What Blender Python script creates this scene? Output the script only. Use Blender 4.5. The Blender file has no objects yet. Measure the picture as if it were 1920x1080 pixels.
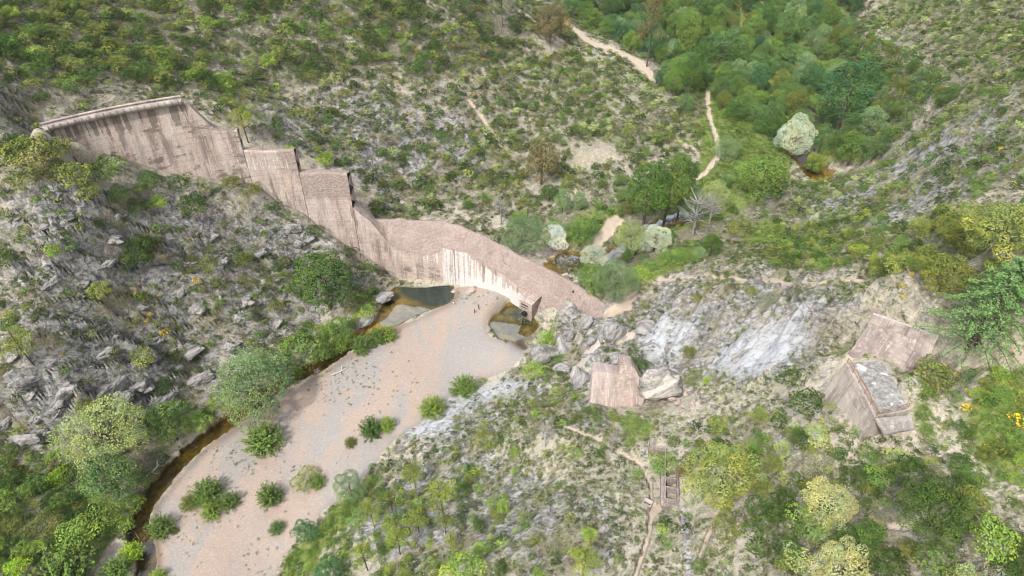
import bpy, bmesh, math, random
import numpy as np
from mathutils import Vector, Matrix
SC = bpy.context.scene
COL = SC.collection
# ------------------------------------------------------------------ camera, sky, sun, exposure
F, PITCH, CAMH = 1281.0, math.radians(41.6), 140.5
cam = bpy.data.objects.new('camera', bpy.data.cameras.new('camera'))
COL.objects.link(cam)
cam.location = (0, 0, CAMH)
cam.rotation_euler = (math.radians(90 - 41.6), 0, 0)
cam.data.sensor_width = 36
cam.data.lens = 36 * F / 1920
cam.data.clip_end = 8000
SC.camera = cam
SUN_EL, SUN_AZ = math.radians(52), math.radians(212)      # azimuth clockwise from +Y: light from behind-left of the viewer
W = bpy.data.worlds.new('World'); SC.world = W; W.use_nodes = True
nt = W.node_tree
sky = nt.nodes.new('ShaderNodeTexSky'); sky.sky_type = 'NISHITA'; sky.sun_disc = False
sky.sun_elevation = SUN_EL; sky.sun_rotation = SUN_AZ
sky.dust_density = 2.5; sky.air_density = 1.0; sky.ozone_density = 0.6
nt.nodes['Background'].inputs[1].default_value = 0.115
hs = nt.nodes.new('ShaderNodeHueSaturation'); hs.inputs['Saturation'].default_value = .3; hs.inputs['Value'].default_value = 1.25   # thin cloud over the whole sky
cn = nt.nodes.new('ShaderNodeTexNoise'); cn.inputs['Scale'].default_value = 2.2; cn.inputs['Detail'].default_value = 5
cm = nt.nodes.new('ShaderNodeMapRange'); cm.inputs[1].default_value = .35; cm.inputs[2].default_value = .65; cm.inputs[3].default_value = .85; cm.inputs[4].default_value = 1.5
cv = nt.nodes.new('ShaderNodeVectorMath'); cv.operation = 'SCALE'
tcw = nt.nodes.new('ShaderNodeTexCoord'); nt.links.new(tcw.outputs['Generated'], cn.inputs['Vector'])
nt.links.new(cn.outputs['Fac'], cm.inputs[0]); nt.links.new(sky.outputs[0], hs.inputs['Color']); nt.links.new(hs.outputs[0], cv.inputs[0]); nt.links.new(cm.outputs[0], cv.inputs['Scale'])
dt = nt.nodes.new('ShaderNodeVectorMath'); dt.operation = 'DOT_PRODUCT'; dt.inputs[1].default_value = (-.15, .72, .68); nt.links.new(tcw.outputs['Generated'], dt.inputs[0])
sky_boost = nt.nodes.new('ShaderNodeMapRange'); sky_boost.interpolation_type = 'SMOOTHSTEP'; sky_boost.inputs[1].default_value = .80; sky_boost.inputs[2].default_value = .97; sky_boost.inputs[3].default_value = .8; sky_boost.inputs[4].default_value = 4.0   # added sky brightening up the valley, for pool reflections and front fill
nt.links.new(dt.outputs['Value'], sky_boost.inputs[0]); c2 = nt.nodes.new('ShaderNodeVectorMath'); c2.operation = 'SCALE'
nt.links.new(cv.outputs[0], c2.inputs[0]); nt.links.new(sky_boost.outputs[0], c2.inputs['Scale']); nt.links.new(c2.outputs[0], nt.nodes['Background'].inputs[0])
sl = bpy.data.lights.new('sun', 'SUN'); sl.energy = 3.0; sl.angle = math.radians(6); sl.color = (1, .965, .92)
sun = bpy.data.objects.new('sun', sl); COL.objects.link(sun)
sd = Vector((math.sin(SUN_AZ) * math.cos(SUN_EL), math.cos(SUN_AZ) * math.cos(SUN_EL), math.sin(SUN_EL)))
sun.rotation_euler = sd.to_track_quat('Z', 'Y').to_euler()
SC.view_settings.view_transform = 'Standard'; SC.view_settings.look = 'None'
SC.view_settings.gamma = 1.0; SC.view_settings.exposure = 0.87
SC.cycles.filter_width = 0.95
SC.cycles.max_bounces = 5; SC.cycles.diffuse_bounces = 3; SC.cycles.transparent_max_bounces = 8
SC.cycles.caustics_reflective = False; SC.cycles.caustics_refractive = False

rng = np.random.default_rng(11); random.seed(11)
PC, PS = math.cos(PITCH), math.sin(PITCH)
def ray(u, v):
    x = (u - 960) / F; y = (v - 540) / F
    return np.array([x, PC - y * PS, -PS - y * PC])
def bp(u, v, z):
    d = ray(u, v); t = (z - CAMH) / d[2]
    return d * t + np.array([0, 0, CAMH])
def proj(X, Y, Z):
    dz = np.asarray(Z) - CAMH
    zf = np.maximum(Y * PC - dz * PS, 1e-3)
    return 960 + F * X / zf, 540 + F * (-Y * PS - dz * PC) / zf
CX, CY = -51.2, 64.0                                      # centre of the arch dam
def rdn(z): return 101 + 4 * z / 60
def rup(z): return 107.8 - 1.3 * z / 60
def arch(th, r, z):
    a = np.radians(th); return np.stack([CX + r * np.sin(a), CY + r * np.cos(a), z + 0 * a], -1)

# ------------------------------------------------------------------ noise
def vnoise(x, y, seed=0):
    xi = np.floor(x).astype(np.int64); yi = np.floor(y).astype(np.int64)
    fx = x - xi; fy = y - yi
    fx = fx * fx * (3 - 2 * fx); fy = fy * fy * (3 - 2 * fy)
    def h(a, b):
        n = (a * 374761393 + b * 668265263 + seed * 974634777) & 0xffffffff
        n = ((n ^ (n >> 13)) * 1274126177) & 0xffffffff
        n = ((n ^ (n >> 16)) * 2246822519) & 0xffffffff
        return ((n ^ (n >> 15)) & 0xffff) / 65535.0
    a = h(xi, yi); b = h(xi + 1, yi); c = h(xi, yi + 1); d = h(xi + 1, yi + 1)
    return a + (b - a) * fx + (c - a) * fy + (a - b - c + d) * fx * fy
def fbm(x, y, seed=0, o=4, g=.5):
    s = 0; a = 1; t = 0
    for k in range(o):
        s = s + a * vnoise(x * 2 ** k + 17.3 * k, y * 2 ** k - 9.1 * k, seed + k); t += a; a *= g
    return s / t
def ridged(x, y, seed=0, o=3):
    s = 0; a = 1; t = 0
    for k in range(o):
        s = s + a * (1 - np.abs(2 * vnoise(x * 2 ** k + 5.7 * k, y * 2 ** k + 3.3 * k, seed + k) - 1)); t += a; a *= .5
    return s / t
def sstep(a, b, x):
    t = np.clip((x - a) / (b - a), 0, 1); return t * t * (3 - 2 * t)

# ------------------------------------------------------------------ object helpers
def mesh_np(name, v, f, mat=None, col=None, uv=None, smooth=False, attrs=None):
    """mesh from arrays: v (N,3), f (M,3|4) int array or list of such arrays"""
    me = bpy.data.meshes.new(name)
    fs = f if isinstance(f, list) else [f]
    fs = [np.asarray(a, dtype=np.int32) for a in fs if len(a)]
    tot = np.concatenate([np.full(len(a), a.shape[1], np.int32) for a in fs])
    idx = np.concatenate([a.ravel() for a in fs])
    me.vertices.add(len(v)); me.vertices.foreach_set('co', np.asarray(v, np.float32).ravel())
    me.loops.add(len(idx)); me.loops.foreach_set('vertex_index', idx)
    me.polygons.add(len(tot))
    me.polygons.foreach_set('loop_start', np.concatenate([[0], np.cumsum(tot)[:-1]]).astype(np.int32))
    me.polygons.foreach_set('loop_total', tot)
    if smooth: me.polygons.foreach_set('use_smooth', np.ones(len(tot), bool))
    if col is not None:
        c = np.ones((len(v), 4), np.float32); c[:, :3] = col
        a = me.color_attributes.new('Col', 'FLOAT_COLOR', 'POINT'); a.data.foreach_set('color', c.ravel())
    for k, w in (attrs or {}).items():
        if w.ndim == 2:
            c = np.ones((len(v), 4), np.float32); c[:, :w.shape[1]] = w
            a = me.color_attributes.new(k, 'FLOAT_COLOR', 'POINT'); a.data.foreach_set('color', c.ravel())
        else:
            a = me.attributes.new(k, 'FLOAT', 'POINT'); a.data.foreach_set('value', w.astype(np.float32))
    if uv is not None:
        l = me.uv_layers.new(name='UVMap'); l.data.foreach_set('uv', np.asarray(uv, np.float32)[idx].ravel())
    me.update(calc_edges=True); me.validate()
    if mat: me.materials.append(mat)
    return me
def link(name, me, parent=None, loc=None, rz=0, scale=None):
    o = bpy.data.objects.new(name, me); COL.objects.link(o)
    if parent: o.parent = parent
    if loc is not None: o.location = tuple(map(float, loc))
    if rz: o.rotation_euler.z = float(rz)
    if scale is not None: o.scale = scale if hasattr(scale, '__len__') else (scale,) * 3
    return o
def tag(o, label, cat, group=None):
    o['label'] = label; o['category'] = cat
    if group: o['group'] = group
    return o
def thing(name, label, cat, loc=(0, 0, 0), rz=0, scale=1, group=None):
    o = link(name, None, None, loc, rz, scale); o.empty_display_size = .3
    return tag(o, label, cat, group)
def tube_np(pts, rad, n=7):
    pts = np.asarray(pts, float); rad = np.asarray(rad, float); V = []
    for i, p in enumerate(pts):
        d = pts[min(i + 1, len(pts) - 1)] - pts[max(i - 1, 0)]; d = d / (np.linalg.norm(d) + 1e-9)
        a = np.cross(d, [0.3, 1, 0.1]); a /= np.linalg.norm(a) + 1e-9; b = np.cross(d, a)
        t = np.arange(n) * 2 * np.pi / n
        V.append(p + rad[i] * (np.cos(t)[:, None] * a + np.sin(t)[:, None] * b))
    V = np.concatenate(V); Fq = []
    for i in range(len(pts) - 1):
        for k in range(n):
            Fq.append((i * n + k, i * n + (k + 1) % n, (i + 1) * n + (k + 1) % n, (i + 1) * n + k))
    return V, np.array(Fq, np.int32)
def box_np(x0, x1, y0, y1, z0, z1):
    v = np.array([(x, y, z) for z in (z0, z1) for x, y in ((x0, y0), (x1, y0), (x1, y1), (x0, y1))], float)
    return v, np.array([(3, 2, 1, 0), (4, 5, 6, 7), (0, 1, 5, 4), (1, 2, 6, 5), (2, 3, 7, 6), (3, 0, 4, 7)], np.int32)
def join_np(parts):
    V = []; Q = []; n = 0
    for v, f in parts:
        V.append(v); Q.append(np.asarray(f) + n); n += len(v)
    w = {}
    for q in Q: w.setdefault(q.shape[1], []).append(q)
    return np.concatenate(V), [np.concatenate(a) for a in w.values()]
def bevel(o, w=.06, seg=2):
    m = o.modifiers.new('bevel', 'BEVEL'); m.width = w; m.segments = seg; m.limit_method = 'ANGLE'; return o

# ------------------------------------------------------------------ materials
class N:
    """tiny node-graph writer"""
    def __init__(s, name, rough=.9, spec=.2):
        s.m = bpy.data.materials.new(name); s.m.use_nodes = True; s.t = s.m.node_tree
        s.b = s.t.nodes['Principled BSDF']; s.b.inputs['Roughness'].default_value = rough
        s.b.inputs['Specular IOR Level'].default_value = spec
    def n(s, typ, **kw):
        x = s.t.nodes.new(typ)
        for k, v in kw.items(): setattr(x, k, v)
        return x
    def set(s, sock, v):
        if hasattr(v, 'links') or isinstance(v, bpy.types.NodeSocket): s.t.links.new(v, sock)
        elif v is not None: sock.default_value = (*v, 1) if isinstance(v, tuple) and len(v) == 3 and sock.type == 'RGBA' else v
    def attr(s, name, out='Color'):
        return s.n('ShaderNodeAttribute', attribute_name=name).outputs[out]
    def sep(s, c):
        x = s.n('ShaderNodeSeparateColor'); s.set(x.inputs[0], c); return x.outputs
    def math(s, op, a, b=None, clamp=False):
        x = s.n('ShaderNodeMath', operation=op, use_clamp=clamp); s.set(x.inputs[0], a)
        if b is not None: s.set(x.inputs[1], b)
        return x.outputs[0]
    def mix(s, f, a, b, mode='MIX'):
        x = s.n('ShaderNodeMix', data_type='RGBA', blend_type=mode); s.set(x.inputs[0], f); s.set(x.inputs[6], a); s.set(x.inputs[7], b)
        return x.outputs[2]
    def noise(s, co, sc, det=4, rough=.6, dist=0):
        x = s.n('ShaderNodeTexNoise'); s.set(x.inputs['Vector'], co); x.inputs['Scale'].default_value = sc
        x.inputs['Detail'].default_value = det; x.inputs['Roughness'].default_value = rough; x.inputs['Distortion'].default_value = dist
        return x.outputs['Fac']
    def vor(s, co, sc, feat='F1', out='Distance'):
        x = s.n('ShaderNodeTexVoronoi', feature=feat); s.set(x.inputs['Vector'], co); x.inputs['Scale'].default_value = sc
        return x.outputs[out]
    def ramp(s, f, a, b, lo=0., hi=1.):
        x = s.n('ShaderNodeMapRange'); x.interpolation_type = 'SMOOTHSTEP'; s.set(x.inputs[0], f)
        for i, v in ((1, a), (2, b), (3, lo), (4, hi)): s.set(x.inputs[i], v)
        return x.outputs[0]
    def mapv(s, co, sc, rot=(0, 0, 0)):
        x = s.n('ShaderNodeMapping'); s.set(x.inputs[0], co); x.inputs['Scale'].default_value = sc; x.inputs['Rotation'].default_value = rot
        return x.outputs[0]
    def obj(s): return s.n('ShaderNodeTexCoord').outputs['Object']
    def pos(s): return s.n('ShaderNodeNewGeometry').outputs['Position']
    def uv(s): return s.n('ShaderNodeTexCoord').outputs['UV']
    def bump(s, h, st=.5, d=.3):
        x = s.n('ShaderNodeBump'); x.inputs['Strength'].default_value = st; x.inputs['Distance'].default_value = d
        s.set(x.inputs['Height'], h); s.t.links.new(x.outputs[0], s.b.inputs['Normal'])
    def base(s, c): s.set(s.b.inputs['Base Color'], c); return s.m

def mat_ground():
    g = N('ground_material', .95, .1); co = g.pos()
    m1 = g.sep(g.attr('surf_a')); m2 = g.sep(g.attr('surf_b'))
    rock, grass, gravel = m1[0], m1[1], m1[2]; path, pale, wet = m2[0], m2[1], m2[2]
    n1 = g.noise(co, .09, 5, .65); n2 = g.noise(co, .55, 5, .7); n3 = g.noise(co, 2.4, 4, .75); n4 = g.noise(co, 7, 2, .7)
    strata = g.noise(g.mapv(co, (.6, 1.25, 1.0), (.3, .5, .75)), .62, 6, .74, .9); crk = g.vor(g.mapv(co, (.5, .9, .8), (.2, .4, .75)), .55, 'DISTANCE_TO_EDGE'); crk2 = g.vor(co, 1.1)
    sp = g.ramp(n3, .38, .62)
    soil = g.mix(g.ramp(n1, .35, .65), (.385, .33, .262), (.30, .26, .20))
    soil = g.mix(g.ramp(n2, .40, .62), soil, (.22, .21, .10))
    soil = g.mix(g.math('MULTIPLY', sp, .7), soil, (.50, .46, .39))
    soil = g.mix(g.ramp(n4, .55, .72, 0, .65), soil, (.10, .09, .055))
    lt = g.attr('litter', 'Fac'); lit_c = g.mix(g.ramp(n3, .4, .65), (.085, .085, .045), (.19, .175, .115))
    soil = g.mix(g.ramp(g.math('ADD', lt, g.math('SUBTRACT', n2, .5)), .25, .75, 0, .92), soil, lit_c)
    rk = g.mix(g.ramp(strata, .40, .60), (.125, .12, .12), (.40, .385, .362))
    rk = g.mix(g.ramp(n1, .45, .62, 0, .6), rk, (.33, .275, .20)); rk = g.mix(g.math('MULTIPLY', g.ramp(g.math('ADD', crk, g.math('MULTIPLY', n3, .18)), .07, .17, 1, 0), .42), rk, (.055, .05, .048)); rk = g.mix(g.ramp(crk2, .15, .5, .35, 0), rk, (.46, .44, .41))
    rk = g.mix(g.ramp(n3, .55, .7, 0, .75), rk, (.50, .485, .455))
    rk = g.mix(g.ramp(n4, .52, .70, 0, .65), rk, (.065, .06, .06))
    rk = g.mix(g.ramp(g.math('ADD', n1, g.math('MULTIPLY', n3, .3)), .66, .8, 0, .6), rk, (.17, .16, .075))
    rk = g.mix(g.math('MULTIPLY', pale, g.ramp(g.math('ADD', g.math('MULTIPLY', strata, .6), g.math('MULTIPLY', n3, .4)), .38, .54, .12, .92)), rk, (.43, .445, .47))
    rf = g.math('ADD', rock, g.math('MULTIPLY', g.math('SUBTRACT', g.math('ADD', n2, g.math('MULTIPLY', n1, .7)), .85), 1.9))
    c = g.mix(g.ramp(rf, .36, .56), soil, rk)
    gr = g.mix(g.ramp(n2, .35, .65), (.105, .165, .03), (.20, .21, .075))
    gr = g.mix(g.ramp(n3, .5, .7, 0, .6), gr, (.055, .09, .02))
    gf = g.math('ADD', grass, g.math('MULTIPLY', g.math('SUBTRACT', n2, .5), .9))
    c = g.mix(g.ramp(gf, .35, .65), c, gr)
    gn = g.noise(g.mapv(co, (.7, .35, 1), (0, 0, .75)), .12, 5, .62, .8)
    gv = g.mix(g.ramp(gn, .41, .59), (.285, .218, .175), (.228, .212, .196))
    gv = g.mix(g.ramp(n3, .45, .7, 0, .55), gv, (.38, .34, .31))
    gv = g.mix(g.ramp(n4, .52, .72, 0, .5), gv, (.20, .175, .15))
    c = g.mix(g.ramp(g.math('ADD', gravel, g.math('MULTIPLY', g.math('SUBTRACT', n2, .5), .5)), .38, .6), c, gv); c = g.mix(g.math('MULTIPLY', gravel, g.ramp(gf, .45, .7)), c, gr)
    c = g.mix(g.math('MULTIPLY', g.attr('damp', 'Fac'), .75), c, (.13, .095, .07))
    pc = g.mix(g.ramp(n2, .35, .65), (.40, .32, .24), (.33, .28, .22))
    pc = g.mix(pale, pc, (.40, .40, .40))
    c = g.mix(g.ramp(g.math('ADD', path, g.math('MULTIPLY', g.math('ADD', g.math('SUBTRACT', n3, .5), g.math('SUBTRACT', n2, .5)), .9)), .35, .7), c, pc)
    deep = g.attr('deep', 'Fac')
    wc = g.mix(g.ramp(n2, .35, .62), (.21, .145, .03), (.10, .075, .02))
    wc = g.mix(g.ramp(n1, .52, .62, 0, .7), wc, (.36, .22, .045))
    wc = g.mix(g.ramp(deep, .3, .7), wc, (.022, .048, .040))
    c = g.mix(g.ramp(wet, .3, .6), c, wc)
    h = g.math('ADD', g.math('MULTIPLY', n2, .6), g.math('MULTIPLY', n3, .35)); h = g.math('ADD', h, g.math('MULTIPLY', n4, .12))
    h = g.math('ADD', h, g.math('MULTIPLY', g.math('MULTIPLY', strata, rock), .8))
    flat = g.math('MAXIMUM', gravel, path)
    h = g.math('MULTIPLY', h, g.math('SUBTRACT', 1., g.math('MULTIPLY', flat, .8)))
    g.bump(h, 1., .9)
    return g.base(c)

def mat_concrete(name, a=(.43, .34, .292), b=(.33, .258, .222), streak=.5, sc=1.0):
    """weathered pinkish cast concrete: pour lines, run-off streaks (uv = metres along, metres up)"""
    g = N(name, .92, .15); uv = g.uv(); co = g.obj()
    n1 = g.noise(co, .18 * sc, 4, .6); n2 = g.noise(co, 1.3 * sc, 5, .7); n3 = g.noise(co, 5 * sc, 3, .7)
    c = g.mix(g.ramp(n1, .38, .62), a, b)
    c = g.mix(g.ramp(n2, .48, .68, 0, .6), c, (.54, .46, .41))
    c = g.mix(g.ramp(n3, .55, .75, 0, .5), c, (.20, .16, .135))
    m = g.sep(g.attr('zones'))                             # R white lime, G dark stain, B broken face
    c = g.mix(g.math('MULTIPLY', m[2], .8), c, g.mix(g.ramp(g.math('ADD', g.math('MULTIPLY', n1, .55), g.math('MULTIPLY', n2, .45)), .36, .62), (.245, .19, .165), (.37, .295, .258)))
    su = g.noise(g.mapv(uv, (1.2, .05, 1)), 1.0, 3, .6); sv = g.noise(g.mapv(uv, (.5, .07, 1)), 1., 4, .7)
    st2 = g.noise(g.mapv(uv, (2.6, .16, 1)), 1.0, 3, .7)
    notb = g.math('SUBTRACT', 1., m[2])
    c = g.mix(g.math('MULTIPLY', g.ramp(sv, .47, .62, 0, streak), notb), c, (.17, .135, .118)); pn = g.noise(g.mapv(uv, (.22, .02, 1)), 1., 2, .5); c = g.mix(g.math('MULTIPLY', g.ramp(pn, .48, .56, 0, .35), notb), c, (.52, .45, .41))
    c = g.mix(g.math('MULTIPLY', g.ramp(st2, .56, .70, 0, .6), notb), c, (.60, .52, .46))
    # pour lines every 1.5 m and joints
    s = g.n('ShaderNodeSeparateXYZ'); g.set(s.inputs[0], uv)
    wob = g.math('MULTIPLY', g.math('SUBTRACT', n2, .5), .12)
    fz = g.math('FRACT', g.math('ADD', g.math('DIVIDE', s.outputs[1], 1.5), wob))
    ln = g.math('MULTIPLY', g.ramp(fz, .0, .09, 1, 0), g.ramp(n1, .3, .6, .25, .85))
    c = g.mix(g.math('MULTIPLY', ln, g.math('MULTIPLY', notb, .9)), c, (.17, .135, .115))
    blot = g.noise(g.mapv(uv, (.12, .5, 1)), 1.0, 5, .72)
    c = g.mix(g.ramp(g.math('ADD', m[1], g.math('SUBTRACT', blot, .5)), .45, .58, 0, .8), c, (.125, .10, .085))
    wst = g.math('ADD', m[0], g.math('MULTIPLY', g.math('SUBTRACT', su, .5), 1.5))
    wst = g.math('ADD', wst, g.math('MULTIPLY', g.math('SUBTRACT', n2, .5), .5))
    c = g.mix(g.ramp(wst, .40, .56, 0, .95), c, (.53, .515, .495))
    wv = g.n('ShaderNodeTexNoise'); wv.inputs['Scale'].default_value = .35; wv.inputs['Detail'].default_value = 4; g.set(wv.inputs['Vector'], co)
    ws = g.n('ShaderNodeVectorMath', operation='MULTIPLY_ADD'); g.set(ws.inputs[0], wv.outputs['Color']); ws.inputs[1].default_value = (7, 7, 7); g.set(ws.inputs[2], co)
    cr = g.vor(g.mapv(ws.outputs[0], (.11, .11, .17)), 1.0, 'DISTANCE_TO_EDGE')
    c = g.mix(g.math('MULTIPLY', g.ramp(g.math('ADD', cr, g.math('MULTIPLY', g.math('SUBTRACT', n2, .5), .05)), .0, .025, 1, 0), g.math('MULTIPLY', g.math('ADD', .12, g.math('MULTIPLY', m[2], .45)), g.ramp(n1, .42, .58))), c, (.15, .115, .10))
    g.bump(g.math('ADD', g.math('MULTIPLY', n2, g.math('ADD', .5, g.math('MULTIPLY', m[2], 1.2))), g.math('MULTIPLY', n3, .3)), 1., .5)
    return g.base(c)

def mat_rock(name, a=(.16, .155, .15), b=(.40, .385, .36)):
    g = N(name, .95, .1); co = g.obj()
    st = g.noise(g.mapv(co, (.6, 1.8, 1.4), (.4, .5, .6)), .9, 5, .7, .4); n2 = g.noise(co, 1.6, 5, .7); n3 = g.noise(co, 6, 3, .7)
    c = g.mix(g.ramp(st, .36, .64), a, b); c = g.mix(g.ramp(n2, .54, .72, 0, .6), c, (.46, .43, .38)); c = g.mix(g.ramp(n3, .54, .72, 0, .6), c, (.07, .066, .06))
    g.bump(g.math('ADD', st, g.math('MULTIPLY', n2, .6)), 1., .5); return g.base(c)
def mat_leaf():
    g = N('foliage_material', .75, .12)
    oi = g.n('ShaderNodeObjectInfo').outputs['Color']
    c = g.mix(1., g.attr('Col'), oi, 'MULTIPLY')
    g.base(c)
    tr = g.n('ShaderNodeBsdfTranslucent'); g.set(tr.inputs[0], g.mix(1., c, (1.25, 1.25, .7), 'MULTIPLY'))
    mx = g.n('ShaderNodeMixShader'); mx.inputs[0].default_value = .12
    g.t.links.new(g.b.outputs[0], mx.inputs[1]); g.t.links.new(tr.outputs[0], mx.inputs[2])
    g.t.links.new(mx.outputs[0], g.t.nodes['Material Output'].inputs[0]); return g.m
def mat_plain(name, c, rough=.85, var=.25, sc=3., metal=0):
    g = N(name, rough, .25); n = g.noise(g.obj(), sc, 4, .65); g.b.inputs['Metallic'].default_value = metal
    return g.base(g.mix(g.ramp(n, .35, .65), tuple(x * (1 - var) for x in c), tuple(min(1, x * (1 + var)) for x in c)))
def mat_water(name, tint, sky_refl=.16):
    g = N(name, .03, .5); t = g.t
    tr = g.n('ShaderNodeBsdfTransparent'); tr.inputs[0].default_value = (*tint, 1)
    gl = g.n('ShaderNodeBsdfGlossy'); gl.inputs['Roughness'].default_value = .03
    fr = g.n('ShaderNodeFresnel'); fr.inputs[0].default_value = 1.45
    f = g.math('ADD', g.math('MULTIPLY', fr.outputs[0], 1.0), sky_refl, True)
    bm = g.n('ShaderNodeBump'); bm.inputs['Strength'].default_value = .05; bm.inputs['Distance'].default_value = .05
    g.set(bm.inputs['Height'], g.noise(g.pos(), 1.2, 3, .6)); t.links.new(bm.outputs[0], gl.inputs['Normal'])
    mx = g.n('ShaderNodeMixShader'); g.set(mx.inputs[0], f); t.links.new(tr.outputs[0], mx.inputs[1]); t.links.new(gl.outputs[0], mx.inputs[2])
    t.links.new(mx.outputs[0], t.nodes['Material Output'].inputs[0]); return g.m
M_GROUND = mat_ground(); M_LEAF = mat_leaf()
M_DAM = mat_concrete('dam_concrete', streak=.78); M_PINK = mat_concrete('pink_concrete', (.37, .29, .25), (.28, .22, .19), .6)
M_CRAG = mat_rock('crag_rock', (.12, .115, .112), (.30, .285, .268))
M_GREYC = mat_concrete('grey_concrete', (.385, .335, .30), (.25, .215, .19), .78)
M_ROCK = mat_rock('rock_grey'); M_BARK = mat_plain('bark', (.10, .075, .055)); M_DEAD = mat_plain('dead_wood', (.27, .25, .23)); M_DRIFT = mat_plain('driftwood', (.42, .38, .33)); M_RUST = mat_plain('rusty_iron', (.24, .12, .065), .8, .35, 9)

# ------------------------------------------------------------------ terrain heights from surveyed spots (photo pixel u,v and elevation z)
SPOTS = """
700,830,0 600,960,-1 520,1080,-2 850,560,.4 900,700,.6 760,700,.2 600,760,-.4 450,900,-1.2 380,1040,-1.8 900,620,.6 960,640,.6 300,1060,-1.6 640,640,.2
710,600,.2 560,660,.8 480,735,.6 400,780,.4 290,880,0 240,980,-.4 200,1060,0 560,720,-.2 440,790,-.6 350,860,-.9 290,950,-1.3
0,850,7 120,850,5 0,1080,6 120,1000,3 60,940,6 150,770,14 0,700,24 80,640,30 0,600,32 0,500,40 0,400,49 0,330,55 0,215,65 0,170,67
330,760,1 300,690,9 300,620,16 300,500,27 300,400,36 150,500,37 150,400,46 150,620,27 150,700,21 450,620,8 450,520,16 450,430,25 400,690,3 400,560,17 560,560,8 560,480,13 620,590,3 540,630,3 660,560,4 600,520,10
230,690,15 220,790,7 680,545,3.5
340,172,50 455,235,40 555,272,30 650,312,21 700,388,13 760,400,9 830,403,8 100,205,60 220,185,56
0,100,70 0,0,74 200,0,66 200,100,59 400,0,60 400,100,50 550,0,56 550,100,45 550,200,35 700,0,52 700,100,40 700,200,29 700,300,19 850,0,47 850,100,34 850,200,23 850,300,13 850,370,8 950,0,36 950,100,25 950,200,17 950,300,10 940,380,6
1050,100,19 1050,200,14 1050,300,9.5 1050,350,7 1000,20,27 1080,40,17 1150,95,14 1200,115,12.5 1150,200,12 1150,290,9.5 1250,200,8 1270,270,7.5 1200,330,6
1300,0,8 1400,0,8 1500,0,9 1300,100,6 1400,100,5.5 1330,200,6 1330,260,5.5 1330,320,5 1450,200,4.5 1450,100,5 1540,330,4 1500,300,3 1450,330,4.5 1400,400,5.5 1300,400,4 1200,400,4 1150,420,4.5 1100,450,4.5 1000,420,4 1000,470,3 1060,490,2.6 1130,490,3 1200,470,4 1150,540,6 1290,440,6 1380,450,9
1560,250,6 1600,150,9 1600,50,10 1700,0,25 1700,100,28 1700,200,28 1680,280,22 1620,330,13 1800,0,42 1800,150,46 1920,0,60 1920,150,66 1920,300,71 1800,300,52 1750,400,52 1600,400,24 1500,420,15 1480,350,7 1920,430,74 1920,560,73 1830,480,66
1190,530,11 1300,520,24 1450,525,38 1560,520,48 1640,530,55 1400,480,22 1550,470,37 1690,480,56 1650,570,58.5 1760,600,61.5 1800,640,61.5 1920,660,66 1920,620,68
1120,640,13 1160,590,13 1180,560,12 1090,690,14 1050,640,8 1020,660,4.5 1000,690,5 1060,600,9.5 1140,580,11.3 1030,625,3
1200,620,18 1280,600,25 1380,590,35 1480,580,44 1560,590,51 1610,610,54 1380,680,34 1460,660,41 1300,660,26 1240,650,20 1500,740,47 1560,680,51.5 1560,730,51 1620,650,54
1160,762,21 1230,760,23 1280,745,26 1110,750,19 1340,740,33 1420,740,40 1060,740,17 1000,715,10 960,705,4 1200,700,19 1300,780,32 1360,780,36
900,760,4.5 850,800,6 960,780,13 1040,800,23 1147,848,31 1210,870,33 1100,900,33 1000,900,24 900,900,15 800,900,8 740,880,3 700,950,7 800,1000,18 900,1000,26 1000,1000,34 640,1020,6 700,1080,15 800,1080,25 900,1080,34 960,1080,37 580,1060,2
1215,940,36 1240,945,36 1275,945,36.3 1255,890,35.2 1255,840,34.5 1330,890,39 1215,1050,41 1300,1080,45 1400,950,45 1450,850,46 1450,1080,50 1540,830,52.5 1600,840,54 1550,770,52.5 1600,950,53 1600,1080,54 1700,830,56 1700,950,57 1750,1080,58 1920,1080,61 1920,900,62.5 1920,780,63.5 1720,720,58.5 1780,720,60 1690,690,55.5 1850,720,61.5 1800,800,60
"""
pts = []
for s in SPOTS.split():
    u, v, z = map(float, s.split(',')); p = bp(u, v, z); pts.append((p[0], p[1], z))
DL = [(-38.5, 60.5), (-36.3, 58), (-34.1, 54.6), (-30.4, 49.9), (-27, 45.6), (-22.1, 40.2), (-18, 37), (-14.4, 34.2), (-12.2, 32.3), (-9.6, 27), (-6.7, 22.8), (-3.7, 17.8), (-.6, 11.9), (2.6, 5), (5.1, .6)]
for th, z in DL:
    p = arch(th, 100.8, z); pts.append((p[0], p[1], z)); p = arch(th, 105, z); pts.append((p[0], p[1], z - .5))
for th, z in [(8, .4), (14, -.5), (20, .5), (24, 1.6), (29.4, 1.4), (33, -.3), (36, .3), (40, 1.4), (43.5, 5), (46.5, 10)]:
    p = arch(th, 99.5, z); pts.append((p[0], p[1], z))
for th, z in [(-10, 24), (-5, 17), (0, 12), (5, 8.5), (12, 6), (20, 4), (28, 3), (36, 4), (42, 7)]:
    p = arch(th, 109.5, z); pts.append((p[0], p[1], z))
for x, y, z in [(-260, 90, 90), (-230, 250, 88), (-220, 420, 80), (-60, 480, 70), (60, 520, 12), (140, 500, 12), (260, 420, 60), (330, 300, 90), (250, 150, 105), (190, 40, 90), (120, -10, 75), (40, -20, 55), (-30, 0, 35), (-80, -10, 0), (-180, 20, 45), (-140, 70, 22), (60, 800, 14), (-300, 800, 110), (420, 800, 90)]:
    pts.append((x, y, z))
pts = np.array(pts)
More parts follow.
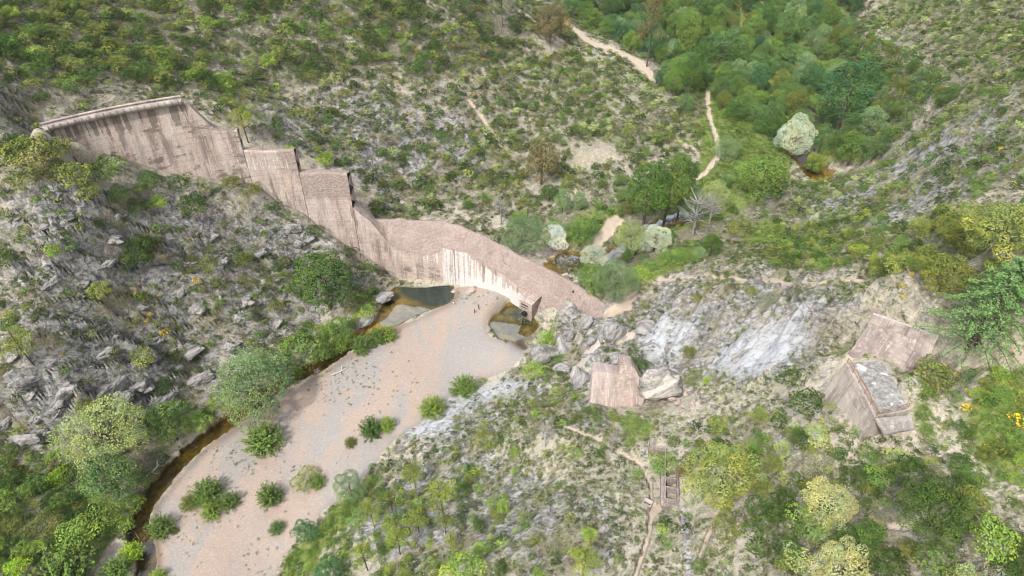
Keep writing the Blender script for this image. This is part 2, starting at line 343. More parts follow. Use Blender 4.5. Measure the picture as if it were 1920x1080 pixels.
def tps_fit(P, c=5., lam=.15):
    d = np.sqrt(((P[:, None, :2] - P[None, :, :2]) ** 2).sum(-1) + c * c); n = len(P)
    A = np.zeros((n + 3, n + 3)); A[:n, :n] = -d + np.eye(n) * lam * 0 - np.eye(n) * lam
    A[:n, n] = 1; A[:n, n + 1:n + 3] = P[:, :2]; A[n, :n] = 1; A[n + 1:, :n] = P[:, :2].T
    b = np.zeros(n + 3); b[:n] = P[:, 2]
    return np.linalg.solve(A, b)
TW = tps_fit(pts)
def tps(x, y, c=5.):
    sh = x.shape; x = x.ravel(); y = y.ravel(); out = np.empty(len(x)); n = len(pts)
    for i in range(0, len(x), 40000):
        a = x[i:i + 40000]; b = y[i:i + 40000]
        d = np.sqrt((a[:, None] - pts[None, :, 0]) ** 2 + (b[:, None] - pts[None, :, 1]) ** 2 + c * c)
        out[i:i + 40000] = -d @ TW[:n] + TW[n] + TW[n + 1] * a + TW[n + 2] * b
    return out.reshape(sh)
# grid: rows get coarser away from the viewpoint
ys = [14.0]
while ys[-1] < 520: ys.append(ys[-1] + .36 + .0031 * max(0, ys[-1] - 50))
ys = np.array(ys); NX = 640
hw = 62 + .74 * ys
S = np.linspace(-1, 1, NX)
GX = S[None, :] * hw[:, None]; GY = np.repeat(ys[:, None], NX, 1)
GZ = tps(GX, GY)
# ------------------------------------------------------------------ surface masks from outlines on the ground
def inpoly(u, v, poly):
    c = np.zeros(u.shape, bool); n = len(poly)
    for i in range(n):
        x1, y1 = poly[i]; x2, y2 = poly[(i + 1) % n]
        if y1 == y2: continue
        k = ((y1 > v) != (y2 > v)) & (u < (x2 - x1) * (v - y1) / (y2 - y1) + x1); c ^= k
    return c
def blur(a, n):
    for _ in range(2):
        for ax in (0, 1):
            k = np.cumsum(np.concatenate([np.repeat(np.take(a, [0], ax), n + 1, ax), a, np.repeat(np.take(a, [-1], ax), n, ax)], ax), ax)
            a = (np.take(k, range(2 * n + 1, k.shape[ax]), ax) - np.take(k, range(0, k.shape[ax] - 2 * n - 1), ax)) / (2 * n + 1)
    return a
def L(s): return [tuple(map(float, p.split(','))) for p in s.split()]
PU, PV = proj(GX, GY, GZ)
WX = (fbm(GX * .25, GY * .25, 77) - .5) * 16; WY = (fbm(GX * .25, GY * .25, 78) - .5) * 16
def area(polys, n=3, wob=1.0):
    m = np.zeros(GX.shape, bool)
    for p in polys: m |= inpoly(PU + WX * wob, PV + WY * wob, L(p))
    return blur(m.astype(float), n)
def line(polys, soft=.6):
    """ground tracks: pixel polyline with half width in metres"""
    m = np.zeros(GX.shape)
    for wdt, p in polys:
        P = np.array([hit0(*q)[:2] for q in L(p)])
        dmin = np.full(GX.shape, 1e9)
        bb = (GX > P[:, 0].min() - 12) & (GX < P[:, 0].max() + 12) & (GY > P[:, 1].min() - 12) & (GY < P[:, 1].max() + 12)
        x = GX[bb]; y = GY[bb]; d = np.full(x.shape, 1e9)
        for a, b in zip(P[:-1], P[1:]):
            e = b - a; t = np.clip(((x - a[0]) * e[0] + (y - a[1]) * e[1]) / (e @ e + 1e-9), 0, 1)
            d = np.minimum(d, np.hypot(x - a[0] - t * e[0], y - a[1] - t * e[1]))
        d = d + (fbm(x * .6, y * .6, 5) - .5) * wdt * .8
        m[bb] = np.maximum(m[bb], 1 - sstep(wdt * (1 - soft / 2), wdt * (1 + soft / 2), d))
    return m
def gsample(A, x, y):
    x = np.atleast_1d(np.asarray(x, float)); y = np.atleast_1d(np.asarray(y, float))
    i = np.clip(np.interp(y, ys, np.arange(len(ys))), 0, len(ys) - 1.001); i0 = i.astype(int); fi = i - i0
    h = 62 + .74 * y; j = np.clip((x / h + 1) / 2 * (NX - 1), 0, NX - 1.001); j0 = j.astype(int); fj = j - j0
    return (A[i0, j0] * (1 - fi) * (1 - fj) + A[i0 + 1, j0] * fi * (1 - fj) + A[i0, j0 + 1] * (1 - fi) * fj + A[i0 + 1, j0 + 1] * fi * fj)
def hit0(u, v):
    d = ray(u, v); d = d / np.linalg.norm(d); t = np.arange(40, 900, .4)
    P = d[None] * t[:, None] + np.array([0, 0, CAMH]); g = P[:, 2] - gsample(GZ, P[:, 0], P[:, 1])
    k = np.argmax(g < 0)
    if g[k] >= 0: k = len(t) - 1
    k = max(k, 1); f = g[k - 1] / (g[k - 1] - g[k] + 1e-9)
    return P[k - 1] + (P[k] - P[k - 1]) * f
POOL_A = '704,598 712,575 722,556 738,536 800,540 850,531 853,556 838,568 800,582 775,592 748,606 725,612'
POOL_B = '917,606 922,594 942,580 955,562 975,575 1004,600 1016,606 1003,618 990,630 965,638 938,634'
RIVER = '735,600 700,612 668,632 640,655 600,682 550,705 505,728 470,752 440,780 405,803 365,835 325,872 290,912 266,948 256,980 262,1010 272,1050 268,1120'
gravel = area(['722,602 760,605 800,590 850,560 855,538 900,541 950,552 945,578 915,600 915,628 940,642 1000,640 985,662 958,690 905,712 870,738 840,748 815,778 775,800 722,846 700,872 672,905 640,935 600,962 560,1002 532,1042 505,1110 262,1110 285,1050 275,1005 285,965 335,892 380,845 445,790 475,768 520,745 560,720 605,698 650,668 690,640',
               '180,1090 205,1030 225,1010 240,1040 230,1090', '640,625 700,590 705,600 660,640', '1000,470 1040,455 1075,462 1060,478 1010,482'], 2, .6)
pool = area([POOL_A, POOL_B], 1, .25)
riv = line([(2.1, RIVER)], .5)
rivu = np.maximum(line([(3.6, '1330,385 1290,402 1240,425 1190,455 1150,482 1105,490 1062,485 1040,500')], .5), line([(4.2, '1475,262 1500,285 1520,305 1538,332')], .5))
water = np.maximum.reduce([pool, riv, rivu])
deep = np.maximum(area(['735,530 855,525 852,558 830,566 805,572 775,560 745,548'], 3, 1.5), area(['955,560 1016,606 990,622 960,595'], 3, 1))
path = line([(.42, '1190,1085 1203,1045 1217,1000 1224,950 1219,905 1205,875 1185,850'), (.5, '1205,872 1160,848 1115,822 1060,800'), (.8, '1240,948 1222,965'),
             (.9, '1755,735 1785,705 1812,688 1850,673 1925,652'), (1.1, '1326,170 1329,215 1345,262 1348,290 1322,325 1285,345'), (2.4, '1155,412 1125,450 1105,472'),
             (3.2, '1065,45 1105,78 1150,95 1190,112 1230,150'), (1.6, '990,30 1030,60 1080,95'), (1.5, '1085,690 1105,660 1125,640 1150,640 1180,630'), (2.0, '1140,590 1172,575 1185,545'),
             (.7, '1185,535 1240,525 1300,520 1360,522 1420,525 1480,530 1540,530 1620,526'), (1., '880,190 905,225 940,270 960,290'), (.7, '1660,985 1700,990 1740,960'),
             (.6, '1480,985 1530,980 1600,960'), (.4, '1310,1050 1330,1000 1350,960')], .7)
path = np.maximum(path, area(['1060,130 1110,150 1180,210 1140,200', '1560,10 1600,5 1590,25', '765,255 795,250 792,280 765,280', '1150,165 1210,190 1190,215', '1420,560 1400,580 1380,600 1420,598 1450,575', '385,640 440,620 470,650 440,690 400,680', '880,195 920,215 900,240', '1365,40 1390,20 1400,60 1380,75', '1050,290 1140,260 1180,290 1080,330'], 4, 2.5) * .5)
rock = area(['0,320 120,310 240,360 420,350 500,370 600,430 700,505 740,560 700,590 640,575 560,640 440,630 400,700 300,740 250,790 100,830 0,840', '0,175 60,190 90,225 60,250 0,240', '480,190 640,150 780,180 900,220 950,300 860,360 760,400 690,380 640,320 560,280 480,270',
             '1170,530 1400,490 1640,520 1620,590 1560,650 1500,720 1340,710 1250,740 1100,700 980,670 990,640 1040,600 1150,580', '850,720 960,700 1100,740 1180,770 1100,830 1000,780 900,830 760,850 720,840', '700,900 900,830 1020,900 1180,940 1150,1050 1000,1080 750,1060 640,1010 660,940',
             '1450,410 1540,340 1660,290 1760,210 1900,150 1920,330 1800,370 1700,430 1560,440 1470,440', '1370,230 1440,240 1450,265 1380,270', '150,790 240,760 420,690 430,720 330,760 200,800'], 9, 5) * .92
rock = np.maximum(rock, 1.25 * area(['0,680 140,690 300,680 420,690 430,725 330,770 200,815 100,835 -60,840', '-30,160 70,180 95,228 60,262 -30,250', '340,600 440,560 540,600 560,640 440,640'], 5, 3))
rock = np.maximum(rock, .35)
pale = area(['1330,695 1370,640 1440,600 1500,590 1510,640 1470,690 1400,710', '1095,690 1120,625 1150,640 1110,690', '720,840 760,790 860,735 950,705 1000,720 880,770 800,830', '1190,620 1260,590 1330,610 1260,680 1210,680'], 4, 2.5)
grass = area(['240,960 290,880 420,770 520,700 620,620 690,560 700,600 640,650 560,700 450,760 400,790 310,860 250,950 200,1050 140,1080 60,1085 100,980 160,900', '520,1085 560,1010 640,940 690,890 700,930 620,1000 600,1085', '1830,590 1930,560 1930,920 1860,900 1800,800 1850,700', '1060,400 1140,390 1180,420 1100,450', '1280,230 1400,180 1460,260 1500,300 1420,380 1300,430 1200,450 1330,290', '1390,430 1480,410 1470,450 1400,460', '1120,770 1200,775 1240,830 1180,820', '1150,520 1260,470 1400,440 1300,480 1190,540', '1290,40 1450,0 1600,0 1500,230 1420,230 1300,180', '1500,230 1640,240 1560,330', '850,535 900,530 960,560 940,566 890,545 862,552', '1000,640 1030,610 1060,640 1000,700', '1680,740 1760,740 1780,830 1700,800', '420,872 470,840 480,850 430,895', '350,985 400,960 440,955 400,985'], 6, 3)
grass = np.maximum(grass * (1 - gravel * .9), area(['420,880 440,858 478,836 484,846 455,868 430,900', '350,988 372,972 405,962 445,952 420,975 380,990', '352,900 372,872 380,876 362,905', '395,830 430,800 440,803 405,836', '600,895 640,880 650,892 610,905'], 2, 1.5) * .6)
grass = np.maximum(grass, .42 * area(['1640,-20 1950,-20 1950,330 1850,330 1700,250 1780,180'], 9, 4))
# shaped relief
rr = rock * (1 - water) * (1 - path) * (1 - gravel)
ca, sa = math.cos(.75), math.sin(.75); AX = GX * ca + GY * sa; AY = -GX * sa + GY * ca
steep = np.clip(np.hypot(np.gradient(GZ, axis=1) / np.gradient(GX, axis=1), np.gradient(GZ, axis=0) / np.gradient(GY, axis=0)), 0, 2)
rel = 3.0 * (ridged(AX * .05, AY * .11, 3) - .6) + 1.7 * (ridged(AX * .14, AY * .34, 9) - .6) + 1.0 * (ridged(AX * .36, AY * .6, 15) - .6) + .55 * (ridged(AX * .9 + 3, AY * 1.2, 19, 2) - .6)
lw = AY * .13 + .8 * fbm(AX * .05, AY * .05, 23, 3) + .35 * fbm(AX * .2, AY * .2, 24, 2); lf = lw - np.floor(lw)
rel = rel + 2.6 * (np.where(lf < .82, lf / .82, (1 - lf) / .18) - .5) * sstep(.35, .6, fbm(AX * .04 + 7, AY * .07, 26, 3)) + 1.2 * (lambda q: np.where(q < .8, q / .8, (1 - q) / .2) - .5)((AY * .41 + 1.6 * fbm(AX * .11, AY * .11, 27, 3)) % 1.0)
near_dam = np.exp(-((np.hypot(GX - CX, GY - CY) - 102) / 5) ** 2)
soft = area(['1440,430 1440,390 1540,330 1660,280 1790,180 1930,0 1930,360 1800,390 1560,450', '720,850 950,700 1100,740 1180,770 1240,830 1240,1090 640,1090'], 8, 3)
cliff = area(['-60,680 140,690 300,680 430,690 420,730 330,770 200,815 100,840 -60,845', '0,300 130,320 180,420 120,560 0,560', '980,650 1040,600 1160,570 1260,560 1330,620 1260,700 1100,710'], 5, 3)
rel = rel * (1 - .62 * soft) * (1 + .6 * cliff)
GZ = GZ + rr * rel * (.6 + .95 * steep) * (1 - .75 * near_dam) + (1 - gravel) * (1 - water) * (1 - path) * (1.3 * (fbm(GX * .11, GY * .11, 31) - .5) + .45 * (fbm(GX * .7, GY * .7, 41) - .5)) * (1 - .6 * near_dam)
GZ = GZ + gravel * (.35 * (fbm(GX * .12, GY * .12, 51) - .5) + .15 * (fbm(GX * .8, GY * .8, 61) - .5))
GZ = GZ - path * (1 - gravel) * .15
# river and pool beds
P = np.array([hit0(*q) for q in L(RIVER)])
wl_r = np.interp(GY, P[::-1, 1], np.linspace(-2.3, -.55, len(P)))     # water level falls downstream
wl = np.where(riv > .02, wl_r, -.45)
bed = wl - .75
GZ = np.where(np.maximum(riv, pool) > 0, GZ * (1 - sstep(.15, .75, np.maximum(riv, pool))) + bed * sstep(.15, .75, np.maximum(riv, pool)), GZ)
GZ = np.where(rivu > 0, GZ - sstep(.15, .8, rivu) * 1.2, GZ)
wet = sstep(.2, .55, water)
LIT = [('0,-60 1000,-60 1000,60 960,110 850,150 700,140 560,170 430,180 340,165 200,160 90,205 60,170 -60,170', .95), ('340,165 430,180 560,170 700,140 850,150 960,110 1000,60 1080,100 1200,150 1320,250 1260,290 1150,330 1000,385 860,405 700,400 560,290 450,245', .55),
       ('1000,-60 1620,-60 1640,70 1760,150 1790,190 1650,285 1600,310 1540,320 1480,250 1290,250 1195,105 1100,50', .9), ('1620,-60 1950,-60 1950,345 1800,375 1450,435 1440,400 1560,320 1660,280 1790,200 1640,70', .78), ('930,390 1060,385 1180,320 1300,300 1440,300 1700,430 1950,340 1950,560 1690,600 1640,520 1300,490 1180,545', .75),
       ('1420,1120 1390,960 1330,900 1290,790 1440,770 1540,830 1640,870 1720,840 1830,930 1950,960 1950,1120', .7), ('-60,840 120,840 240,800 330,840 250,960 140,1120 -60,1120', .95), ('-60,300 240,330 500,360 640,470 720,540 650,600 400,690 -60,690', .35)]
litter = np.zeros(GX.shape)
for p_, k_ in LIT: litter = np.maximum(litter, k_ * area([p_], 8, 4))
damp = sstep(.02, .3, blur(water, 4)) * gravel
surf_a = np.stack([rock, grass, gravel], -1).reshape(-1, 3); surf_b = np.stack([path, pale, wet], -1).reshape(-1, 3)
# split the one sheet into hillside, gravel bar and paths (same grid, shared edges)
NY = len(ys); idx = np.arange(NY * NX).reshape(NY, NX)
quads = np.stack([idx[:-1, :-1], idx[:-1, 1:], idx[1:, 1:], idx[1:, :-1]], -1).reshape(-1, 4)
fm = lambda A: (A[:-1, :-1] + A[1:, 1:] + A[:-1, 1:] + A[1:, :-1]).ravel() / 4
fg, fp, fw = fm(gravel), fm(path), fm(wet)
kind = np.where(fw > .5, 3, np.where(fg > .5, 1, np.where(fp > .5, 2, 0)))
GV = np.stack([GX, GY, GZ], -1).reshape(-1, 3)
for k, nm in enumerate(('hillside_ground', 'gravel_bed', 'path', 'river_bed')):
    q = quads[kind == k]; used = np.unique(q); remap = np.zeros(NY * NX, np.int32); remap[used] = np.arange(len(used))
    o = link(nm, mesh_np(nm, GV[used], remap[q], M_GROUND, smooth=True, attrs={'surf_a': surf_a[used], 'surf_b': surf_b[used], 'deep': deep.ravel()[used], 'litter': litter.ravel()[used], 'damp': damp.ravel()[used]})); o['kind'] = 'structure'
# far terrain outside the detailed sheet, down to the horizon
fx = np.concatenate([-np.geomspace(4000, 20, 26), np.linspace(-19, 19, 3), np.geomspace(20, 4000, 26)])
fv = []; fq = []
def ring(edge, outward):
    n = len(fv); m = len(edge)
    for s in (0, 60, 200, 600, 3500):
        for p, o_ in zip(edge, outward): fv.append((p[0] + o_[0] * s, p[1] + o_[1] * s, p[2] + min(s, 300) * .06 - .02 - (s > 600) * 30))
    for a in range(4):
        for b in range(m - 1):
            i = n + a * m + b; fq.append((i, i + 1, i + m + 1, i + m))
bi = np.concatenate([idx[0, ::20], idx[::20, -1], idx[-1, ::-20], idx[::-20, 0], idx[0, :1]])
e = GV[bi]; c0 = np.array([0, 200.]); ow = (e[:, :2] - c0); ow /= np.linalg.norm(ow, axis=1)[:, None]
ring([tuple(p) for p in e], [tuple(p) for p in ow])
o = link('far_hills', mesh_np('far_hills', np.array(fv), np.array(fq), M_GROUND, smooth=True, attrs={'surf_a': np.tile([.2, .7, 0], (len(fv), 1)), 'surf_b': np.zeros((len(fv), 3)), 'deep': np.zeros(len(fv)), 'litter': np.full(len(fv), .8), 'damp': np.zeros(len(fv))})); o['kind'] = 'structure'
def ground(x, y): return float(gsample(GZ, x, y)[0])
def hit(u, v): return hit0(u, v)
def pxm(p): return F / max(p[1] * PC - (p[2] - CAMH) * PS, 1)     # pixels per metre at a point

# ------------------------------------------------------------------ water
def sheet(name, pts2, z, mat):
    me = bpy.data.meshes.new(name); bm = bmesh.new()
    bm.faces.new([bm.verts.new((p[0], p[1], z)) for p in pts2]); bmesh.ops.triangulate(bm, faces=bm.faces[:]); bm.normal_update()
    bmesh.ops.reverse_faces(bm, faces=[f for f in bm.faces if f.normal.z < 0]); bm.to_mesh(me); bm.free()
    me.materials.append(mat); o = link(name, me); o['kind'] = 'structure'; return o
def grow(poly, k):
    q = np.array([bp(u, v, -.45)[:2] for u, v in L(poly)]); c = q.mean(0); return c + (q - c) * k
M_POOL = mat_water('pool_water', (.84, .88, .80), .07); M_RIV = mat_water('river_water', (.72, .68, .5), .02)
sheet('pool_water', grow(POOL_A, 1.06), -.45, M_POOL); sheet('pond_water', grow(POOL_B, 1.06), -.45, M_POOL)
def ribbon(name, line_px, half, mat, zs):
    P = np.array([hit0(*q) for q in L(line_px)]); n = len(P); V = []
    for i in range(n):
        d = P[min(i + 1, n - 1), :2] - P[max(i - 1, 0), :2]; d /= np.linalg.norm(d); w = np.array([-d[1], d[0]]) * half
        V += [(*(P[i, :2] + w), zs[i]), (*(P[i, :2] - w), zs[i])]
    q = np.array([(2 * i, 2 * i + 1, 2 * i + 3, 2 * i + 2) for i in range(n - 1)])
    o = link(name, mesh_np(name, np.array(V), q, mat)); o['kind'] = 'structure'
lv = L(RIVER)[2:]; ribbon('river_water', ' '.join(f'{a},{b}' for a, b in lv), 3.4, M_RIV, np.interp([hit0(*q)[1] for q in lv], P[::-1, 1], np.linspace(-2.3, -.55, len(P))))
up = '1330,385 1290,402 1240,425 1190,455 1150,482 1105,490 1062,485 1040,500'
M_RAP = mat_water('stream_water', (.7, .72, .66), .12)
ribbon('stream_water', up, 4.4, M_RAP, [hit0(*q)[2] + .45 for q in L(up)])
up2 = '1475,262 1500,285 1520,305 1540,335'
ribbon('brook_water', up2, 5, M_RIV, [hit0(*q)[2] + .5 for q in L(up2)])

# ------------------------------------------------------------------ dam ruin
dam = thing('ruined_dam', 'broken pinkish concrete arch dam stepping down from the left hill to a riverbed stump', 'dam', arch(0, 104, 0))
DORG = np.array(dam.location)
def dam_block(name, th0, th1, lip, rear, zb, rough=.5, zones=None, label=None):
    th = np.linspace(th0, th1, int((th1 - th0) / .22)); nb, ntp, nk = 46, 12, 8
    zl = np.interp(th, *zip(*lip)); zr = np.interp(th, *zip(*rear))
    s = th * 1.83
    nl = (fbm(s * .35, s * 0 + 3, 5) - .5) * rough * 1.6; zl = zl + nl; zr = zr + (fbm(s * .3, s * 0 + 9, 6) - .5) * rough * 1.6
    rows = []; UV = []; br = []
    for k in range(nb):
        z = zb + (zl - zb) * k / (nb - 1); r = rdn(z) + (fbm(s * .5, z * .5, 8) - .5) * .12
        rows.append(arch(th, r, z)); UV.append(np.stack([s, z], -1)); br.append(np.zeros(len(th)))
    for k in range(1, ntp + 1):
        t = k / (ntp + 1); z = zl + (zr - zl) * t; r = rdn(zl) * (1 - t) + rup(zr) * t
        w = math.sin(math.pi * t)
        z = z + w * rough * ((fbm(s * .4, r * .6 + 0 * s, 21) - .5) * 2.4 + (ridged(s * .16, r * .4 + 0 * s, 25) - .55) * 1.6)
        rows.append(arch(th, r, z)); UV.append(np.stack([s, z], -1)); br.append(np.ones(len(th)))
    for k in range(nk):
        z = zr + (zb - zr) * k / (nk - 1); rows.append(arch(th, rup(z), z)); UV.append(np.stack([s, z], -1)); br.append(np.zeros(len(th)) + (k == 0))
    V = np.concatenate(rows) - DORG; m = len(th); R = len(rows); uv = np.concatenate(UV); b = np.concatenate(br)
    i = np.arange(R * m).reshape(R, m); q = np.stack([i[:-1, :-1], i[:-1, 1:], i[1:, 1:], i[1:, :-1]], -1).reshape(-1, 4)
    fl = [q]
    for c, flip in ((0, 1), (m - 1, 0)):                   # end caps (fracture faces)
        n0 = nb; cap = []
        A = i[:nb, c]; B = i[nb + ntp:, c][::-1]
        Bn = B[np.linspace(0, len(B) - 1, nb).round().astype(int)]
        for k in range(nb - 1):
            f = (A[k], A[k + 1], Bn[k + 1], Bn[k]); cap.append(f if flip else f[::-1])
        fl[0] = np.concatenate([fl[0], np.array(cap)])
        top = [*i[nb - 1:nb + ntp + 1, c]]
        fl.append(np.array([[top[0], top[k], top[k + 1]] if flip else [top[0], top[k + 1], top[k]] for k in range(1, len(top) - 1)]))
    T = uv[:, 0] / 1.83; z = uv[:, 1]; zz = np.zeros((len(V), 3)); zz[:, 2] = b
    if zones: zones(zz, T, z)
    o = link(name, mesh_np(name, V, fl, M_DAM, uv=uv, attrs={'zones': zz}), dam)
    if label: o['label'] = label
    return o
def zA(zz, T, z):
    d = 60 - z; streak = sstep(.47, .56, vnoise(T * 3.6, z * .02, 91)) * (1 - sstep(1, 12, d + 3 * (vnoise(T * 2, T * 0, 92) - .5)))
    zz[:, 1] = np.maximum(.75 * streak * (T < -18.5), .42 * ((z > 36) & (z < 56)) * sstep(.5, .62, fbm(T * .6, z * .35, 94)))
    zz[:, 1] = np.maximum(zz[:, 1], .35 * sstep(-15, -14, T) * (1 - sstep(-14, -13.4, T)))
    zq = z + 1.6 * (fbm(T * .9, z * .3, 98, 2) - .5); lift = np.floor(zq / 2.1); cell = np.floor((T + 3 * (fbm(T * .7, z * .5, 99, 2) - .5)) / 2.6 + lift * .43); hh = vnoise(lift * 7.3 + .5, cell * 3.1 + .5, 97)
    zz[:, 1] = np.maximum(zz[:, 1], np.where((hh > .64) & (z < 54), .5, np.where((hh > .45) & (z < 57), .36, .12)))
    zz[:, 0] = .26 * sstep(-26, -16, T) * (z < 52) * (hh < .4)
def zB(zz, T, z): zz[:, 0] = .36 * sstep(36.5, 38, z) * (1 - sstep(41, 42.2, z)) * (T < -6.5); zz[:, 2] = np.maximum(zz[:, 2], sstep(-7.2, -6, T + (z - 38) * .25) * (z > 33) * .8)
def zC(zz, T, z): zz[:, 2] = np.maximum(zz[:, 2], .8 * sstep(27, 29, z)); zz[:, 0] = .2 * ((z < 27) & (z > 22)) * (T > -4)
def zD(zz, T, z):
    f = zz[:, 2] < .5
    w = sstep(16.9, 17.4, T) * (1 - sstep(33.5, 35, T)) * (.53 + .36 * (1 - sstep(2.5, 6, z)) * sstep(19, 25, T)) * (1 - sstep(10.5, 12.5, z + (T - 24) * .75) * sstep(21, 24, T))
    w2 = .42 * sstep(12.6, 13.5, T) * (1 - sstep(16, 17, T)) * sstep(6, 8, z)
    zz[:, 0] = np.where(f, np.maximum(w, w2), 0)
    zz[:, 1] = np.where(f, .47 * sstep(9, 10, T) * (1 - sstep(16.6, 17.2, T)) * sstep(0, 1, z) * (1 - sstep(5.5, 7, z)), 0)
dam_block('wall_block', -36.5, -12.62, [(-37, 59.6), (-18.6, 59.5), (-18.1, 58.6), (-17.2, 55.8), (-16.4, 53.2), (-15.6, 51.3), (-14.6, 50.3), (-13.6, 50.0), (-12.6, 50.3)], [(-37, 59.8), (-18.6, 59.6), (-18, 58.4), (-17.2, 55.3), (-16.3, 52.4), (-15, 50.2), (-13.6, 49.3), (-12.6, 49.6)], 22, .12, zA, 'tallest block under the crest walkway, streaked with dark run-off stains')
dam_block('wall_block', -12.55, -5.22, [(-12.6, 44.2), (-9.5, 43.4), (-5.2, 43.4)], [(-12.6, 43.4), (-10.4, 43.2), (-9.8, 42.2), (-5.2, 42)], 8, .18, zB, 'second block of the stepped wall, lime stained below its top')
dam_block('wall_block', -5.15, 2.3, [(-5.2, 36.0), (-1, 36.2), (2.3, 35.6)], [(-5.2, 35), (2.3, 34.2)], -3, .22, zC, 'third and lowest full block, its upper face broken')
dam_block('dam_stump', 2.37, 47.2, [(2.3, 24.4), (3.4, 22), (5, 19.6), (6, 16.5), (7.5, 12), (8.6, 9.8), (13.4, 9), (15, 9.6), (16.9, 11.2), (17.3, 12.9), (21.2, 13.0), (24.2, 11.6), (28.2, 9.2), (32.9, 6), (35, 3.5), (36.8, 1.6), (40, 1.3), (42, 3.5), (44, 6.5), (46, 9.6), (47.2, 10.8)],
          [(2.3, 24.2), (3.9, 20.4), (5, 17.4), (7, 17.4), (10, 18), (13, 18.6), (16.4, 19.3), (19.5, 18.9), (22.8, 17.6), (26.8, 15.6), (30.9, 13.7), (35, 13.1), (39.7, 12.6), (44, 11.8), (47.2, 11.2)], -7, .75, zD, 'low curved stump with a white lime streaked downstream face')
# crest walkway with fascia, posts and rear kerb
def arc_strip(name, th0, th1, prof, mat, parent, n=60, zoff=None):
    th = np.linspace(th0, th1, n); m = len(prof); V = []; UV = []
    for r, z in prof: V.append(arch(th, r, z) - DORG); UV.append(np.stack([th * 1.83, np.full(n, z)], -1))
    V = np.concatenate(V); i = np.arange(m * n).reshape(m, n); q = []
    for a in range(m):
        A = i[a]; B = i[(a + 1) % m]; q.append(np.stack([A[:-1], A[1:], B[1:], B[:-1]], -1))
    caps = np.array([i[::-1, 0], i[:, -1]])
    return link(name, mesh_np(name, V, [np.concatenate(q), caps], mat, uv=np.concatenate(UV), attrs={'zones': np.zeros((len(V), 3))}), parent)
M_FASC = mat_concrete('crest_concrete', (.36, .32, .295), (.27, .24, .225), .3)
wk = arc_strip('crest_walkway', -36.5, -18.85, [(104.0, 59.4), (104.0, 59.75), (107.4, 59.75), (107.4, 59.4)], M_PINK, dam)
arc_strip('parapet', -35.6, -18.9, [(103.75, 59.3), (103.75, 60.75), (104.05, 60.75), (104.05, 59.3)], M_FASC, dam)
arc_strip('rear_kerb', -36.3, -18.9, [(107.1, 59.74), (107.1, 60.35), (107.4, 60.35), (107.4, 59.74)], M_FASC, dam)
for k, th in enumerate(np.linspace(-35, -19.2, 19)):
    p0 = arch(th, 103.68, 59.3); t = math.radians(th)
    v, f = box_np(-.035, .035, -.06, .06, 0, 1.5); o = link('parapet_post', mesh_np('parapet_post', v, f, M_RUST), dam, p0 - DORG, -t)
# valve house on the downstream face, two piers behind
def radial(th): return -math.radians(th)
def add_boxes(name, boxes, mat, parent, loc, rz, bw=.08):
    V, Q = join_np([box_np(*b) for b in boxes]); uv = V[:, [0, 2]] + V[:, [1, 1]] * .3
    o = link(name, mesh_np(name, V, Q, mat, uv=uv, attrs={'zones': np.zeros((len(V), 3))}), parent, loc, rz)
    if bw: bevel(o, bw)
    return o
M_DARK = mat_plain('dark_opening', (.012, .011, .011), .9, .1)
th = 34.3; vh = add_boxes('valve_house', [(-2.2, 2.2, -2.0, 2.6, 2.2, 5.6), (-2.45, 2.45, -2.2, 2.6, 5.6, 6.1), (-1.6, 1.9, -1.4, 3, -1.5, 2.2)], M_PINK, dam, arch(th, 99.8, .6) - DORG, radial(th))
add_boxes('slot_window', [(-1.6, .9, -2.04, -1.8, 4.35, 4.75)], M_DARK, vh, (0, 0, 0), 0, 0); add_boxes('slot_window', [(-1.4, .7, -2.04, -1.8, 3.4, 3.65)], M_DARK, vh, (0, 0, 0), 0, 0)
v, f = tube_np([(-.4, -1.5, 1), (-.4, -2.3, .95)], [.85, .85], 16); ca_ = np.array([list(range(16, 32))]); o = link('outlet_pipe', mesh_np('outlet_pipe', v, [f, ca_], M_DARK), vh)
for th in (36.3, 38.6):
    add_boxes('upstream_pier', [(-.4, .4, -1.5, 3.4, -3, 10.2)], M_GREYC, dam, arch(th, 109, 0) - DORG, radial(th) - .5)

